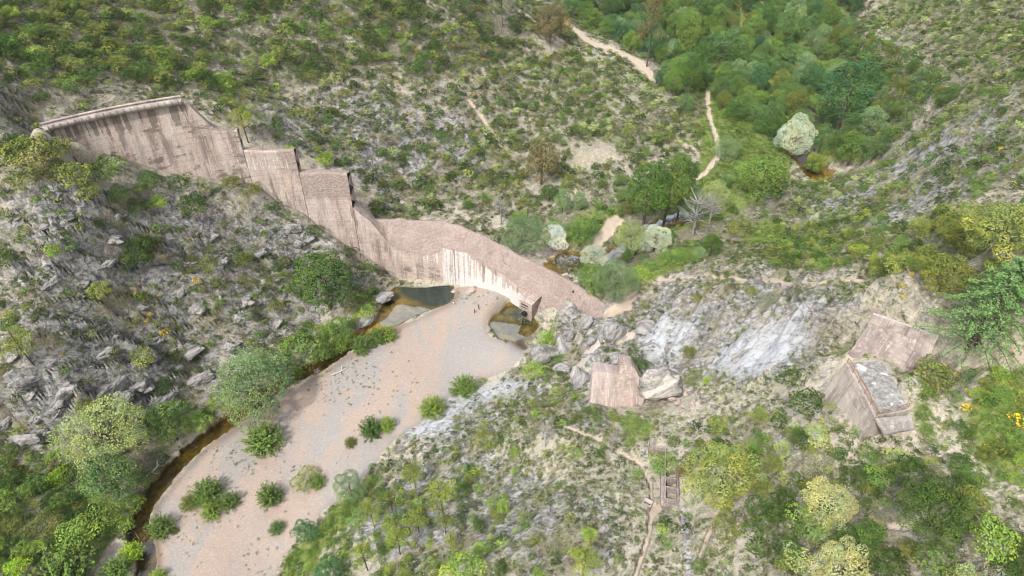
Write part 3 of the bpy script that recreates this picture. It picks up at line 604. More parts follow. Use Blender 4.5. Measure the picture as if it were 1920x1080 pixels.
# ------------------------------------------------------------------ thrust block, wing wall, fallen block, tank
def hexa(name, bot, top, mat, parent=None, org=None, zones=None, nsub=10, rough=.0, seed=3):
    """eight-cornered block: bot and top are 4 points each, anticlockwise; faces subdivided so edges can be worn"""
    c = [np.array(p, float) for p in bot + top]; faces = [(0, 1, 5, 4), (1, 2, 6, 5), (2, 3, 7, 6), (3, 0, 4, 7), (4, 5, 6, 7), (3, 2, 1, 0)]
    bm = bmesh.new(); uvl = bm.loops.layers.uv.new('UVMap'); vc = {}
    for fi, f in enumerate(faces):
        a, b, cc, d = (c[i] for i in f); g = {}
        for i in range(nsub + 1):
            for j in range(nsub + 1):
                s, t = i / nsub, j / nsub; p = (a * (1 - s) + b * s) * (1 - t) + (d * (1 - s) + cc * s) * t
                k = tuple(np.round(p, 3))
                if k not in vc: vc[k] = bm.verts.new(p)
                g[i, j] = vc[k]
        L1 = np.linalg.norm(b - a); L2 = np.linalg.norm(d - a)
        for i in range(nsub):
            for j in range(nsub):
                q = [g[i, j], g[i + 1, j], g[i + 1, j + 1], g[i, j + 1]]
                if len(set(q)) < 4: continue
                fc = bm.faces.new(q)
                for l, (s, t) in zip(fc.loops, ((i, j), (i + 1, j), (i + 1, j + 1), (i, j + 1))): l[uvl].uv = (s / nsub * L1 + fi * 7, t / nsub * L2)
    o_ = np.array(org if org is not None else (0, 0, 0))
    for v in bm.verts:
        p = np.array(v.co); w = np.array([vnoise(np.array(p[1] * 1.1 + 3 * k), np.array(p[2] * 1.1 + p[0] * .9), seed + k) - .5 for k in range(3)]) * rough * 2
        v.co = p + w - o_
    me = bpy.data.meshes.new(name); bm.normal_update(); bm.to_mesh(me); bm.free(); me.materials.append(mat)
    at = me.color_attributes.new('zones', 'FLOAT_COLOR', 'POINT'); at.data.foreach_set('color', np.tile([0, 0, 0, 1.], len(me.vertices)))
    return link(name, me, parent, o_ if parent is None else None)
def mat_top():
    g = N('weathered_top', .95, .1); co = g.obj(); n1 = g.noise(co, .35, 5, .65); n2 = g.noise(co, 1.6, 5, .75); n3 = g.noise(co, 6, 3, .7)
    c = g.mix(g.ramp(n2, .4, .6), (.20, .19, .175), (.38, .365, .34)); c = g.mix(g.ramp(n3, .5, .68, 0, .6), c, (.12, .115, .10)); c = g.mix(g.ramp(n1, .56, .64, 0, .9), c, (.66, .65, .62))
    g.bump(g.math('ADD', n2, n3), 1., .3); return g.base(c)
M_TOP = mat_top(); M_WING = mat_concrete('wing_concrete', (.27, .222, .202), (.195, .16, .146), .65)
A_, B_, C_, D_ = bp(1585, 680, 60), bp(1652, 678, 60), bp(1706, 768, 60), bp(1640, 782, 60)
tb = thing('thrust_block', 'large grey pink concrete abutment block with a rusty railing round its flat top', 'abutment', (*((A_ + C_) / 2)[:2], 50))
TO = np.array(tb.location)
def dn(p, z, dx=0, dy=0): return np.array([p[0] + dx, p[1] + dy, z])
hexa('block_body', [dn(D_, 50, -.9, -.2), dn(C_, 50, .4, 0), dn(B_, 50, .4, .4), dn(A_, 50, -1.5, .4)], [D_, C_, B_, A_], M_GREYC, tb, TO, rough=.06)
ins = lambda p, k: (A_ + B_ + C_ + D_) / 4 + (p - (A_ + B_ + C_ + D_) / 4) * k
hexa('rubble_top', [dn(ins(D_, .93), 59.9, .7), dn(ins(C_, .97), 59.9), dn(ins(B_, .97), 59.9), dn(ins(A_, .95), 59.9, .7)], [dn(ins(D_, .92), 60.35, .75), dn(ins(C_, .94), 60.3), dn(ins(B_, .95), 60.35), dn(ins(A_, .93), 60.4, .75)], M_TOP, tb, TO, nsub=16, rough=.16)
sl_ = [bp(1641, 784, 59.7), bp(1708, 778, 59.7), bp(1714, 803, 57.6), bp(1660, 814, 57.6)]
hexa('tilted_slab', [p - np.array([0, 0, .4]) for p in (sl_[3], sl_[2], sl_[1], sl_[0])], [sl_[3], sl_[2], sl_[1], sl_[0]], mat_concrete('slab_concrete', (.30, .28, .27), (.24, .22, .21)), tb, TO, rough=.03)
def railing(pts3, parent, org, post=2.0, h=1.05):
    pts3 = [np.array(p) - org for p in pts3]
    for a, b in zip(pts3[:-1], pts3[1:]):
        n = max(1, int(round(np.linalg.norm(b - a) / post)))
        for k in range(n + (b is pts3[-1])):
            p = a + (b - a) * k / n; v, f = tube_np([p, p + [0, 0, h]], [.06, .06], 6); link('railing_post', mesh_np('railing_post', v, f, M_RUST), parent)
    for hh in (h, h * .5):
        v, f = tube_np([p + np.array([0, 0, hh]) for p in pts3], [.045] * len(pts3), 6); link('handrail', mesh_np('handrail', v, f, M_RUST), parent)
e = np.array([.25, 0, 0]); railing([A_ + e, D_ + e + [.1, .2, 0], C_ + [-.2, .3, 0]], tb, TO)
# wing wall
w0, w1 = bp(1637, 586, 61.3), bp(1757, 627, 61.3)
wd = (w1 - w0) / np.linalg.norm(w1 - w0); wn = np.array([wd[1], -wd[0], 0])
ww = thing('wing_wall', 'pinkish concrete wing wall with a thin parapet on top, beside the cedar', 'wall', (*((w0 + w1) / 2)[:2], 54)); WO = np.array(ww.location)
w1e = w1 + wd * .3
hexa('parapet', [dn(w0, 59.0), dn(w0 + wn * .45, 59.0), dn(w1e + wn * .45, 59), dn(w1e, 59)][::-1], [w0, w0 + wn * .45, w1e + wn * .45, w1e][::-1], M_GREYC, ww, WO, rough=.03)
g0, g1 = w0 + wn * .45, w1e + wn * .45
hexa('wall_body', [dn(g0 + wn * 4.2 - wd * 1.6, 50), dn(g1 + wn * 6.0, 50), dn(g1, 50), dn(g0, 50)], [dn(g0 + wn * 1.1, 59.3), dn(g1 + wn * 3.2, 58.6), dn(g1, 59.2), dn(g0, 59.3)], M_WING, ww, WO, rough=.12, nsub=18)
hexa('raised_panel', [dn(g0 + wn * 3.0 + wd * 5, 55.2), dn(g0 + wn * 3.4 + wd * 12.5, 55.0), dn(g0 + wn * 2.4 + wd * 12.5, 55), dn(g0 + wn * 2 + wd * 5, 55.2)], [dn(g0 + wn * 1.95 + wd * 5, 58.9), dn(g0 + wn * 2.9 + wd * 12.5, 58.4), dn(g0 + wn * 1.5 + wd * 12.5, 58.4), dn(g0 + wn * 1.2 + wd * 5, 58.9)], M_WING, ww, WO, rough=.08)
# low kerb wall beside the trail
def wall_run(name, label, px, h, t, mat, cat='wall'):
    P = [hit(*q) for q in L(px)]; parts = []
    for a, b in zip(P[:-1], P[1:]):
        d = b - a; n = np.array([-d[1], d[0], 0]); n /= np.linalg.norm(n)
        c = [a - n * t / 2, b - n * t / 2, b + n * t / 2, a + n * t / 2]; v = np.array([p + [0, 0, -.6] for p in c] + [p + [0, 0, h] for p in c])
        parts.append((v, np.array([(3, 2, 1, 0), (4, 5, 6, 7), (0, 1, 5, 4), (1, 2, 6, 5), (2, 3, 7, 6), (3, 0, 4, 7)])))
    V, Q = join_np(parts); o0 = P[0].copy(); o = link(name, mesh_np(name, V - o0, Q, mat, uv=V[:, [0, 2]], attrs={'zones': np.zeros((len(V), 3))}), None, o0); bevel(o, .04); return tag(o, label, cat)
wall_run('kerb_wall', 'low grey concrete kerb wall along the trail above the wing wall', '1570,575 1600,579 1625,583 1655,586', .7, .4, M_GREYC)
# fallen block on the saddle
fc = hit(1163, 762); fb = thing('fallen_block', 'huge fallen slab of pink dam concrete lying on grey rock in mid slope', 'concrete block', fc); FO = np.array(fb.location)
s_ = 1281 / pxm(fc) / 1281
def fp(u, v, back=0):                                       # point on the leaning face plane through the base
    d = ray(u, v); n = np.array([.12, -.80, .58]); t = ((fc - [0, 0, CAMH]) @ n) / (d @ n); return d * t + np.array([0, 0, CAMH]) + np.array([0, .85, -.25]) * back
q = [fp(1106, 754), fp(1166, 768), fp(1203, 760), fp(1216, 736), fp(1196, 702), fp(1186, 685), fp(1164, 681), fp(1161, 702), fp(1112, 696)]
bm = bmesh.new(); uvl = bm.loops.layers.uv.new('UVMap')
fr_ = [bm.verts.new(p - FO) for p in q]; bk_ = [bm.verts.new(p + np.array([.3, 4.2, -1.6]) - FO) for p in q]
n_ = len(q); bm.faces.new(fr_); bm.faces.new(bk_[::-1])
for k in range(n_): bm.faces.new((fr_[(k + 1) % n_], fr_[k], bk_[k], bk_[(k + 1) % n_]))
bmesh.ops.recalc_face_normals(bm, faces=bm.faces[:])
bmesh.ops.triangulate(bm, faces=bm.faces[:]); bmesh.ops.subdivide_edges(bm, edges=bm.edges[:], cuts=5, use_grid_fill=True)
for v in bm.verts:
    c = np.array(v.co); v.co = c + (np.array([vnoise(np.array(c[0] * .9 + 7 * k), np.array(c[2] * .9 + c[1]), 60 + k) for k in range(3)]) - .5) * .22
for f in bm.faces:
    for l in f.loops: l[uvl].uv = (l.vert.co.x * .9, l.vert.co.z * 1.3)
me = bpy.data.meshes.new('concrete_face'); bm.to_mesh(me); bm.free(); me.materials.append(M_PINK)
at = me.color_attributes.new('zones', 'FLOAT_COLOR', 'POINT'); at.data.foreach_set('color', np.tile([0, 0, 0, 1.], len(me.vertices))); link('concrete_face', me, fb)
def rock_mesh(name, seed, sub=4, rough=.35, cuts=9, mat=None, flat=.75):
    bm = bmesh.new(); bmesh.ops.create_icosphere(bm, subdivisions=sub, radius=1)
    r = np.random.default_rng(seed); pl = r.normal(size=(cuts, 3)); pl /= np.linalg.norm(pl, axis=1)[:, None]; off = r.uniform(.5, .85, cuts)
    for v in bm.verts:
        p = np.array(v.co)
        for n, d in zip(pl, off):
            t = p @ n
            if t > d: p = p - n * (t - d) * .92
        k = 1 + rough * (fbm(np.array([p[0] * 1.7 + seed]), np.array([p[1] * 1.7 + p[2] * 1.3]), seed)[0] - .5) + .25 * rough * (vnoise(np.array([p[0] * 7]), np.array([p[1] * 7 + p[2] * 5]), seed + 5)[0] - .5)
        p = p * k; p[2] *= flat; v.co = p
    me = bpy.data.meshes.new(name); bm.to_mesh(me); bm.free(); me.materials.append(mat or M_ROCK); return me
rc = hit(1238, 755); link('rock_mass', rock_mesh('rock_mass', 5, 5, .5, 12, mat_rock('conglomerate_rock', (.11, .10, .09), (.40, .37, .33)), .8), fb, rc + [-.6, 2.8, 1.6] - FO, .3, (5.6, 4.6, 5.8))
# boulders
ROCKS = [rock_mesh('boulder', 100 + k, 4, .55, 15, M_CRAG, .75) for k in range(5)]
M_RUB = mat_rock('pink_rubble', (.27, .21, .18), (.46, .37, .32)); RUB = [rock_mesh('concrete_chunk', 200 + k, 3, .3, 12, M_RUB, .8) for k in range(3)]
def boulder(u, v, w, h, label, me=None, rz=None, group=None, name='boulder'):
    p = hit(u, v); s = w / 2 / pxm(p); me = me or random.choice(ROCKS)
    o = link(name, me, None, p + [0, s * .5, s * .2 * h], random.uniform(0, 6) if rz is None else rz, (s * 1.1, s * .9, s * h)); return tag(o, label, 'boulder', group)
boulder(712, 566, 46, .6, 'pale rock slab sloping into the left side of the green pool', ROCKS[2], .5)
boulder(682, 606, 44, .5, 'flat pale rock between the green thicket and the pool outlet', ROCKS[4], 1.5)
boulder(1018, 684, 62, 1.3, 'rounded grey boulder beside the gravel below the right pool', ROCKS[0], .4)
boulder(1152, 640, 66, 1.35, 'tall grey outcrop block at the right end of the dam stump', ROCKS[1], 1.0)
boulder(1062, 655, 64, .9, 'broad slanting rock slab between the pool bush and the grey saddle path', ROCKS[2], 2)
boulder(1100, 612, 40, .9, 'dark rock under the right tip of the dam stump', ROCKS[3], 1)
boulder(1085, 720, 52, .6, 'flat cracked slab left of the fallen pink block', ROCKS[4], 1.3)
boulder(1120, 682, 36, .7, 'smaller slab above the left corner of the fallen pink block', ROCKS[0], 2.2)
boulder(1055, 700, 40, .7, 'grey slab in the bushes below the boulder', ROCKS[1], 3.2)
boulder(1210, 625, 44, .8, 'jagged grey rock right of the outcrop block', ROCKS[3], 3)
boulder(884, 549, 22, .8, 'pale pink concrete chunk on the shore under the dam face', RUB[0], .5, name='concrete_chunk')
boulder(852, 549, 14, .9, 'pink concrete chunk standing in the edge of the green pool', RUB[1], .5, name='concrete_chunk')
for k, (u, v, w) in enumerate([(1262, 750, 20), (1272, 760, 16), (1285, 742, 18), (1296, 735, 16), (1308, 742, 13), (1282, 765, 14), (1300, 760, 14), (1318, 738, 12), (1276, 774, 10), (1292, 772, 9)]):
    boulder(u, v, w, random.uniform(.8, 1.2), 'broken pink concrete chunk in the rubble right of the fallen block', RUB[k % 3], group='rubble beside the fallen block', name='concrete_chunk')
for k in range(70):
    u, v = random.choice([(random.uniform(1180, 1560), random.uniform(540, 720)), (random.uniform(20, 560), random.uniform(340, 720)), (random.uniform(1260, 1540), random.uniform(700, 800))])
    boulder(u, v, random.uniform(6, 15), random.uniform(.6, 1.1), 'grey stone lying loose on the rocky slope', group='loose stones on the slopes', name='stone')
# concrete tank ruin (local frame: x to the right, y away)
p0 = hit(1258, 946); tk = thing('concrete_tank', 'roofless concrete tank ruin split into open compartments beside the big pale bush', 'tank ruin', p0, -.17, (.74, .95, .85))
H1 = 1.5
add_boxes('outer_wall', [(-1.7, -1.4, 0, 11.2, -2, H1), (1.25, 1.5, 0, 5.9, -2, H1), (-1.4, 1.25, -.001, .35, -2, H1 - .01), (1.25, 1.5, 5.9, 7.6, -2, .5)], M_WING, tk, (0, 0, 0), 0, .04)
for yy in (2.6, 4.6, 6.5): add_boxes('partition', [(-1.4, 1.25, yy, yy + .25, -2, H1 - .06 - .1 * (yy > 5))], M_WING, tk, (0, 0, 0), 0, .03)
add_boxes('tank_floor', [(-1.4, 1.25, .35, 6.5, -1.6, -.9)], mat_plain('tank_silt', (.13, .11, .07)), tk, (0, 0, 0), 0, 0)
add_boxes('plinth', [(-2.0, 1.9, -.7, -.002, -2, .35), (-2.35, -1.702, -.7, 7.2, -2, .45)], M_WING, tk, (0, 0, 0), 0, .05)
add_boxes('low_wall', [(-4.9, -1.702, 10.9, 11.2, -2, H1 + .1), (-5.2, -4.901, 10.9, 13.2, -2, 1.9)], M_WING, tk, (0, 0, 0), 0, .04)
p0 = hit(1214, 944); bx = add_boxes('concrete_chamber', [(-.75, .75, -.6, -.45, -.6, .45), (-.75, .75, .45, .6, -.6, .45), (-.75, -.6, -.45, .45, -.6, .45), (.6, .75, -.45, .45, -.6, .45), (-.6, .75, -.1, .6, .36, .5)], M_GREYC, None, p0, -.55, .02)
tag(bx, 'small open square concrete chamber beside the footpath left of the tank', 'chamber')
# dry-stone wall below the tank
sp = []
P_ = [hit(u, v) for u, v in L('1279,955 1282,985 1288,1020 1293,1060 1296,1085')]
for a, b in zip(P_[:-1], P_[1:]):
    for k in range(26):
        c = a + (b - a) * random.random() + np.array([random.gauss(0, .3), random.gauss(0, .3), random.uniform(.0, .5)]); r = random.uniform(.18, .42)
        v, f = box_np(-r, r, -r * .8, r * .8, -r * .6, r * .6); R = np.array(Matrix.Rotation(random.uniform(0, 6), 3, 'Z') @ Matrix.Rotation(random.uniform(-.5, .5), 3, 'X')); sp.append((v @ R.T + c - P_[0], f))
V, Q = join_np(sp); o = link('stone_wall', mesh_np('stone_wall', V, Q, M_ROCK), None, P_[0]); bevel(o, .06); tag(o, 'tumbled dry stone wall of grey rocks running down from the tank', 'wall')

# ------------------------------------------------------------------ foliage: crowns made of many leaf-clump faces
def cards(r, C, Nn, size, jit=.6, asp=.75):
    n = len(C); d = Nn + r.normal(size=(n, 3)) * jit; d /= np.linalg.norm(d, axis=1)[:, None] + 1e-9
    a = np.cross(d, r.normal(size=(n, 3))); a /= np.linalg.norm(a, axis=1)[:, None] + 1e-9; b = np.cross(d, a)
    s = (size * r.uniform(.65, 1.3, n))[:, None] * .5 if np.ndim(size) == 0 else (size * r.uniform(.65, 1.3, n))[:, None] * .5
    k = r.uniform(.55, 1.0, (n, 1)) * asp
    V = np.stack([C - a * s - b * s * k * .35, C + b * s * k - a * s * .1, C + a * s + b * s * k * .3, C - b * s * k + a * s * .15], 1).reshape(-1, 3)
    return V, np.arange(4 * n, dtype=np.int32).reshape(-1, 4)
def lcol(r, n, tone, warm=0.):
    f = tone * r.uniform(.84, 1.18, n); w = np.clip((f - 1) * .5 + warm, -.3, .5)
    return np.repeat(np.stack([f * (1 + w * .5), f, f * (1 - w * .6)], 1), 4, 0)
def blobs_to_crown(r, B, q, cov=1.5, jit=.55, zmin=-.45, tone=(.78, 1.28)):
    """B: list of (centre, radii); leaf clumps over the outside of every lobe that is not buried in another"""
    Vs, Qs, Cs = [], [], []; n0 = 0
    cen = np.array([b[0] for b in B]); rad = np.array([b[1] for b in B])
    for i, (c, ra) in enumerate(B):
        ra = np.array(ra); n = max(8, int(cov * 4 * np.pi * (ra[0] * ra[2]) / (q * q)))
        d = r.normal(size=(n, 3)); d /= np.linalg.norm(d, axis=1)[:, None]; d = d[d[:, 2] > zmin]
        p = c + d * ra * r.uniform(.80, 1.08, len(d))[:, None]
        ins = np.zeros(len(p), bool)
        for j in range(len(B)):
            if j != i: ins |= (((p - cen[j]) / rad[j]) ** 2).sum(1) < .62
        p = p[~ins]; d = d[~ins]
        if len(p) == 0: continue
        v, f = cards(r, p, d / ra * ra.mean(), q, jit); Vs.append(v); Qs.append(f + n0); n0 += len(v)
        Cs.append(lcol(r, len(p), r.uniform(*tone), r.uniform(-.22, .22)))
    return np.concatenate(Vs), np.concatenate(Qs), np.concatenate(Cs)
def lobes(r, n, R, H, z0, br, squash=.8, top=.0, core=.7):
    B = [(np.array([0, 0, z0 + H * .5]), (R * core, R * core, H * .5 * core))] if core else []
    for k in range(n):
        t = (k + .5) / n; ph = k * 2.39996 + r.uniform(-.4, .4); cz = 1 - 1.75 * t * (1 - top * .3); sr = math.sqrt(max(0, 1 - cz * cz))
        f = r.uniform(.62, 1.1); b = r.uniform(*br) * r.uniform(.8, 1.3)
        B.append((np.array([math.cos(ph) * sr * R * f, math.sin(ph) * sr * R * f, z0 + H * .5 * (1 + cz * f)]), (b, b, b * squash)))
    return B
def branches(r, base, top, n, reach, rad, zlo=.3, up=.5):
    P = [tube_np([base, (np.array(base) + top) / 2 + r.normal(size=3) * .02, top], [rad, rad * .75, rad * .35], 7)]
    for k in range(n):
        t = r.uniform(zlo, .95); s = np.array(base) + (np.array(top) - base) * t; ph = r.uniform(0, 6.28); l = reach * r.uniform(.5, 1) * (1.15 - .5 * t)
        e = s + np.array([math.cos(ph) * l, math.sin(ph) * l, l * up * r.uniform(.4, 1.3)])
        P.append(tube_np([s, (s + e) / 2 + r.normal(size=3) * l * .08, e], [rad * .45, rad * .3, rad * .12], 5))
    return join_np(P)
TPL = {}
def tpl(kind, trunk, crown):
    t = mesh_np('trunk', trunk[0], trunk[1], M_DEAD if kind.startswith('dead') else M_BARK, smooth=True) if trunk else None
    c = mesh_np('crown', crown[0], crown[1], M_LEAF, col=crown[2]) if crown else None
    TPL.setdefault(kind, []).append((t, c, crown))
R_ = np.random.default_rng
for s in range(4):
    r = R_(20 + s)
    tpl('broadleaf', branches(r, (0, 0, -.1), (0, 0, .75), 8, .35, .035), blobs_to_crown(r, lobes(r, 34, .37, .85, .14, (.10, .19)), .036, 1.7, .5))
for s in range(3):
    r = R_(40 + s)
    tpl('holm', branches(r, (0, 0, -.1), (0, 0, .5), 6, .3, .04), blobs_to_crown(r, lobes(r, 52, .40, .62, .05, (.08, .14)), .027, 1.8, .4, tone=(.75, 1.3)))
for s in range(3):
    r = R_(50 + s); V, Q, C = blobs_to_crown(r, lobes(r, 40, .38, .72, .12, (.10, .19), .7), (.021), 1.3, .8, -.8, (.8, 1.2))
    tpl('willow', branches(r, (0, 0, -.1), (0, 0, .6), 12, .42, .025), (V, Q, C))
for s in range(2):
    r = R_(60 + s)
    tpl('poplar', branches(r, (0, 0, -.1), (0, 0, 1.35), 10, .3, .035), blobs_to_crown(r, lobes(r, 34, .34, 1.35, .2, (.10, .18), 1.1), .038, 1.7, .5))
for s in range(3):                                          # open-crowned pine with needle tufts
    r = R_(70 + s); B = []
    for k in range(16):
        ph = k * 2.4; t = r.uniform(.5, 1.18); R = (.34 if t < .95 else .2) * r.uniform(.35, 1); b = r.uniform(.10, .16)
        B.append((np.array([math.cos(ph) * R, math.sin(ph) * R, t]), (b, b, b * .65)))
    tpl('pine', branches(r, (0, 0, -.1), (.03, 0, 1.15), 14, .33, .022, .35, .35), blobs_to_crown(r, B, .034, 1.4, 1.0, -.8, (.8, 1.25)))
for s in range(3):                                          # young poplar shoots on the gravel: radiating leafy stems
    r = R_(80 + s); P = []; C = []; Nn = []
    for k in range(110):
        ph = k * 2.4; el = r.uniform(.1, 1.5); l = .5 * r.uniform(.8, 1.1) * (1 + .5 * math.sin(el) ** 2); d = np.array([math.cos(ph) * math.cos(el), math.sin(ph) * math.cos(el), math.sin(el)])
        P.append(tube_np([(0, 0, -.04), d * l * .6, d * l], [.012, .008, .003], 4))
        for t in np.linspace(.3, 1.05, 24):
            w = .05 * (1.15 - t) + .012; C.append(d * l * t + r.normal(size=3) * w); Nn.append(d * .4 + np.array([0, 0, .6]))
    v, f = cards(r, np.array(C), np.array(Nn), .056, .6)
    tpl('sapling', join_np(P), (v, f, lcol(r, len(C), 1.)))
for s in range(3):
    r = R_(90 + s)
    tpl('shrub', None, blobs_to_crown(r, lobes(r, 18, .36, .62, 0, (.11, .2)), .052, 1.7, .4, -.3))
for s in range(3):
    r = R_(95 + s)
    tpl('clumpy', None, blobs_to_crown(r, lobes(r, 30, .38, .64, 0, (.09, .145)), .048, 1.8, .38, -.3, (.72, 1.35)))
for s in range(2):                                          # broom: grey-green twigs with yellow flower heads
    r = R_(100 + s); v, f, c = blobs_to_crown(r, lobes(r, 12, .36, .55, 0, (.12, .2)), .10, 1.3, .7, -.2)
    c = np.tile([.13, .15, .05], (len(c), 1)) * c; top = np.repeat((r.random(len(c) // 4) < .55) & (v.reshape(-1, 4, 3)[:, :, 2].mean(1) > .22), 4); c[top] = np.array([.78, .52, .015]) * r.uniform(.8, 1.1, (top.sum(), 1)); tpl('broom', None, (v, f, c))
for s in range(2):                                          # dead standing trees
    r = R_(110 + s); P = [branches(r, (0, 0, -.1), (.05, 0, 1.0), 16, .5, .03, .25, .7)]
    v = P[0]; ex = []
    for k in range(40):
        ph = r.uniform(0, 6.28); z = r.uniform(.45, 1.0); d = r.uniform(.1, .35); a = np.array([math.cos(ph) * d, math.sin(ph) * d, z]); e = a + np.array([math.cos(ph + r.uniform(-1, 1)), math.sin(ph + r.uniform(-1, 1)), .8]) * r.uniform(.08, .2); ex.append(tube_np([a * [.4, .4, .9], a, e], [.008, .006, .002], 4))
    Vd, Qd = join_np([(v[0], q) for q in v[1]][:1] + ex); tpl('dead', (Vd, Qd), None)
r = R_(120); P = []; C = []; Nn = []; T = []                # cedar: tiers of long drooping boughs
P.append(tube_np([(0, 0, -.05), (0, 0, .5), (.01, 0, 1.12)], [.035, .022, .004], 8))
for k in range(78):
    t = (k + .5) / 78; z = .06 + 1.02 * t; l = .52 * (1 - t) ** .75 * r.uniform(.8, 1.15) + .05; ph = k * 2.39996
    d = np.array([math.cos(ph), math.sin(ph), 0]); w = np.array([-d[1], d[0], 0])
    pts_ = [np.array([0, 0, z]) + d * l * s + np.array([0, 0, .10 * l * math.sin(s * 2.2) - .22 * l * s * s]) for s in (0, .35, .7, 1.)]
    P.append(tube_np(pts_, [.009, .007, .004, .002], 4))
    for s in np.linspace(.18, 1.0, 15):
        c0 = np.array([0, 0, z]) + d * l * s + np.array([0, 0, .10 * l * math.sin(s * 2.2) - .22 * l * s * s]); wd_ = .26 * l * (1.05 - s) + .015
        for q in range(11):
            x = r.uniform(-1, 1); C.append(c0 + w * x * wd_ + d * abs(x) * wd_ * .5 + np.array([0, 0, -.05 * abs(x) * l + r.normal() * .006])); Nn.append([0, 0, 1]); T.append(1.0)
v, f = cards(r, np.array(C), np.array(Nn, float), .026, .45, .6); tpl('cedar', join_np(P), (v, f, lcol(r, len(C), 1.)))

KIND = {'broadleaf': ('broadleaf_tree', 'tree'), 'holm': ('holm_oak', 'tree'), 'willow': ('willow_tree', 'tree'), 'poplar': ('poplar_tree', 'tree'), 'pine': ('pine_tree', 'tree'), 'sapling': ('poplar_sapling', 'sapling'),
        'shrub': ('evergreen_shrub', 'shrub'), 'clumpy': ('evergreen_shrub', 'shrub'), 'broom': ('broom_bush', 'bush'), 'dead': ('dead_tree', 'dead tree'), 'cedar': ('cedar_tree', 'tree')}
COLR = dict(dark=(.046, .078, .016), deep=(.058, .108, .022), green=(.105, .168, .034), bright=(.165, .240, .040), lime=(.22, .33, .025), olive=(.120, .140, .030), gold=(.165, .195, .050), pale=(.25, .30, .11), straw=(.30, .31, .13),
            blue=(.080, .142, .042), bluegrey=(.145, .212, .090), silver=(.38, .42, .30), white=(.54, .56, .48), brown=(.12, .105, .045), rust=(.17, .10, .04), grey=(.19, .19, .12), pine=(.175, .215, .035), teal=(.052, .115, .040), cedar=(.105, .190, .060), one=(1, 1, 1),)
def plant(kind, p, w, hf=1., col='green', label='', group=None, var=None, tint=None):
    T = TPL[kind]; t, c, _ = T[var if var is not None else random.randrange(len(T))]; nm, cat = KIND[kind]
    k = tint if tint is not None else random.uniform(.95, 1.3); rgb = COLR[col] if isinstance(col, str) else col
    rz = random.uniform(0, 6.28); sc = (w * random.uniform(.85, 1.15), w * random.uniform(.85, 1.15), w * hf * random.uniform(.92, 1.1))
    if t is None:
        o = link(nm, c, None, p, rz, sc); o.color = (rgb[0] * k, rgb[1] * k, rgb[2] * k, 1); return tag(o, label, cat, group)
    e = thing(nm, label, cat, p, rz, sc, group); link('trunk', t, e)
    if c: o = link('crown', c, e); o.color = (rgb[0] * k, rgb[1] * k, rgb[2] * k, 1)
    return e
USED = []                                                   # ground circles already planted by hand
def hero(kind, u, v, w, hf, col, label, group=None, var=None):
    p = hit(u, v); wm = w / pxm(p); USED.append((p[0], p[1], wm * .42)); return plant(kind, p - [0, 0, .1], wm, hf, col, label, group, var)
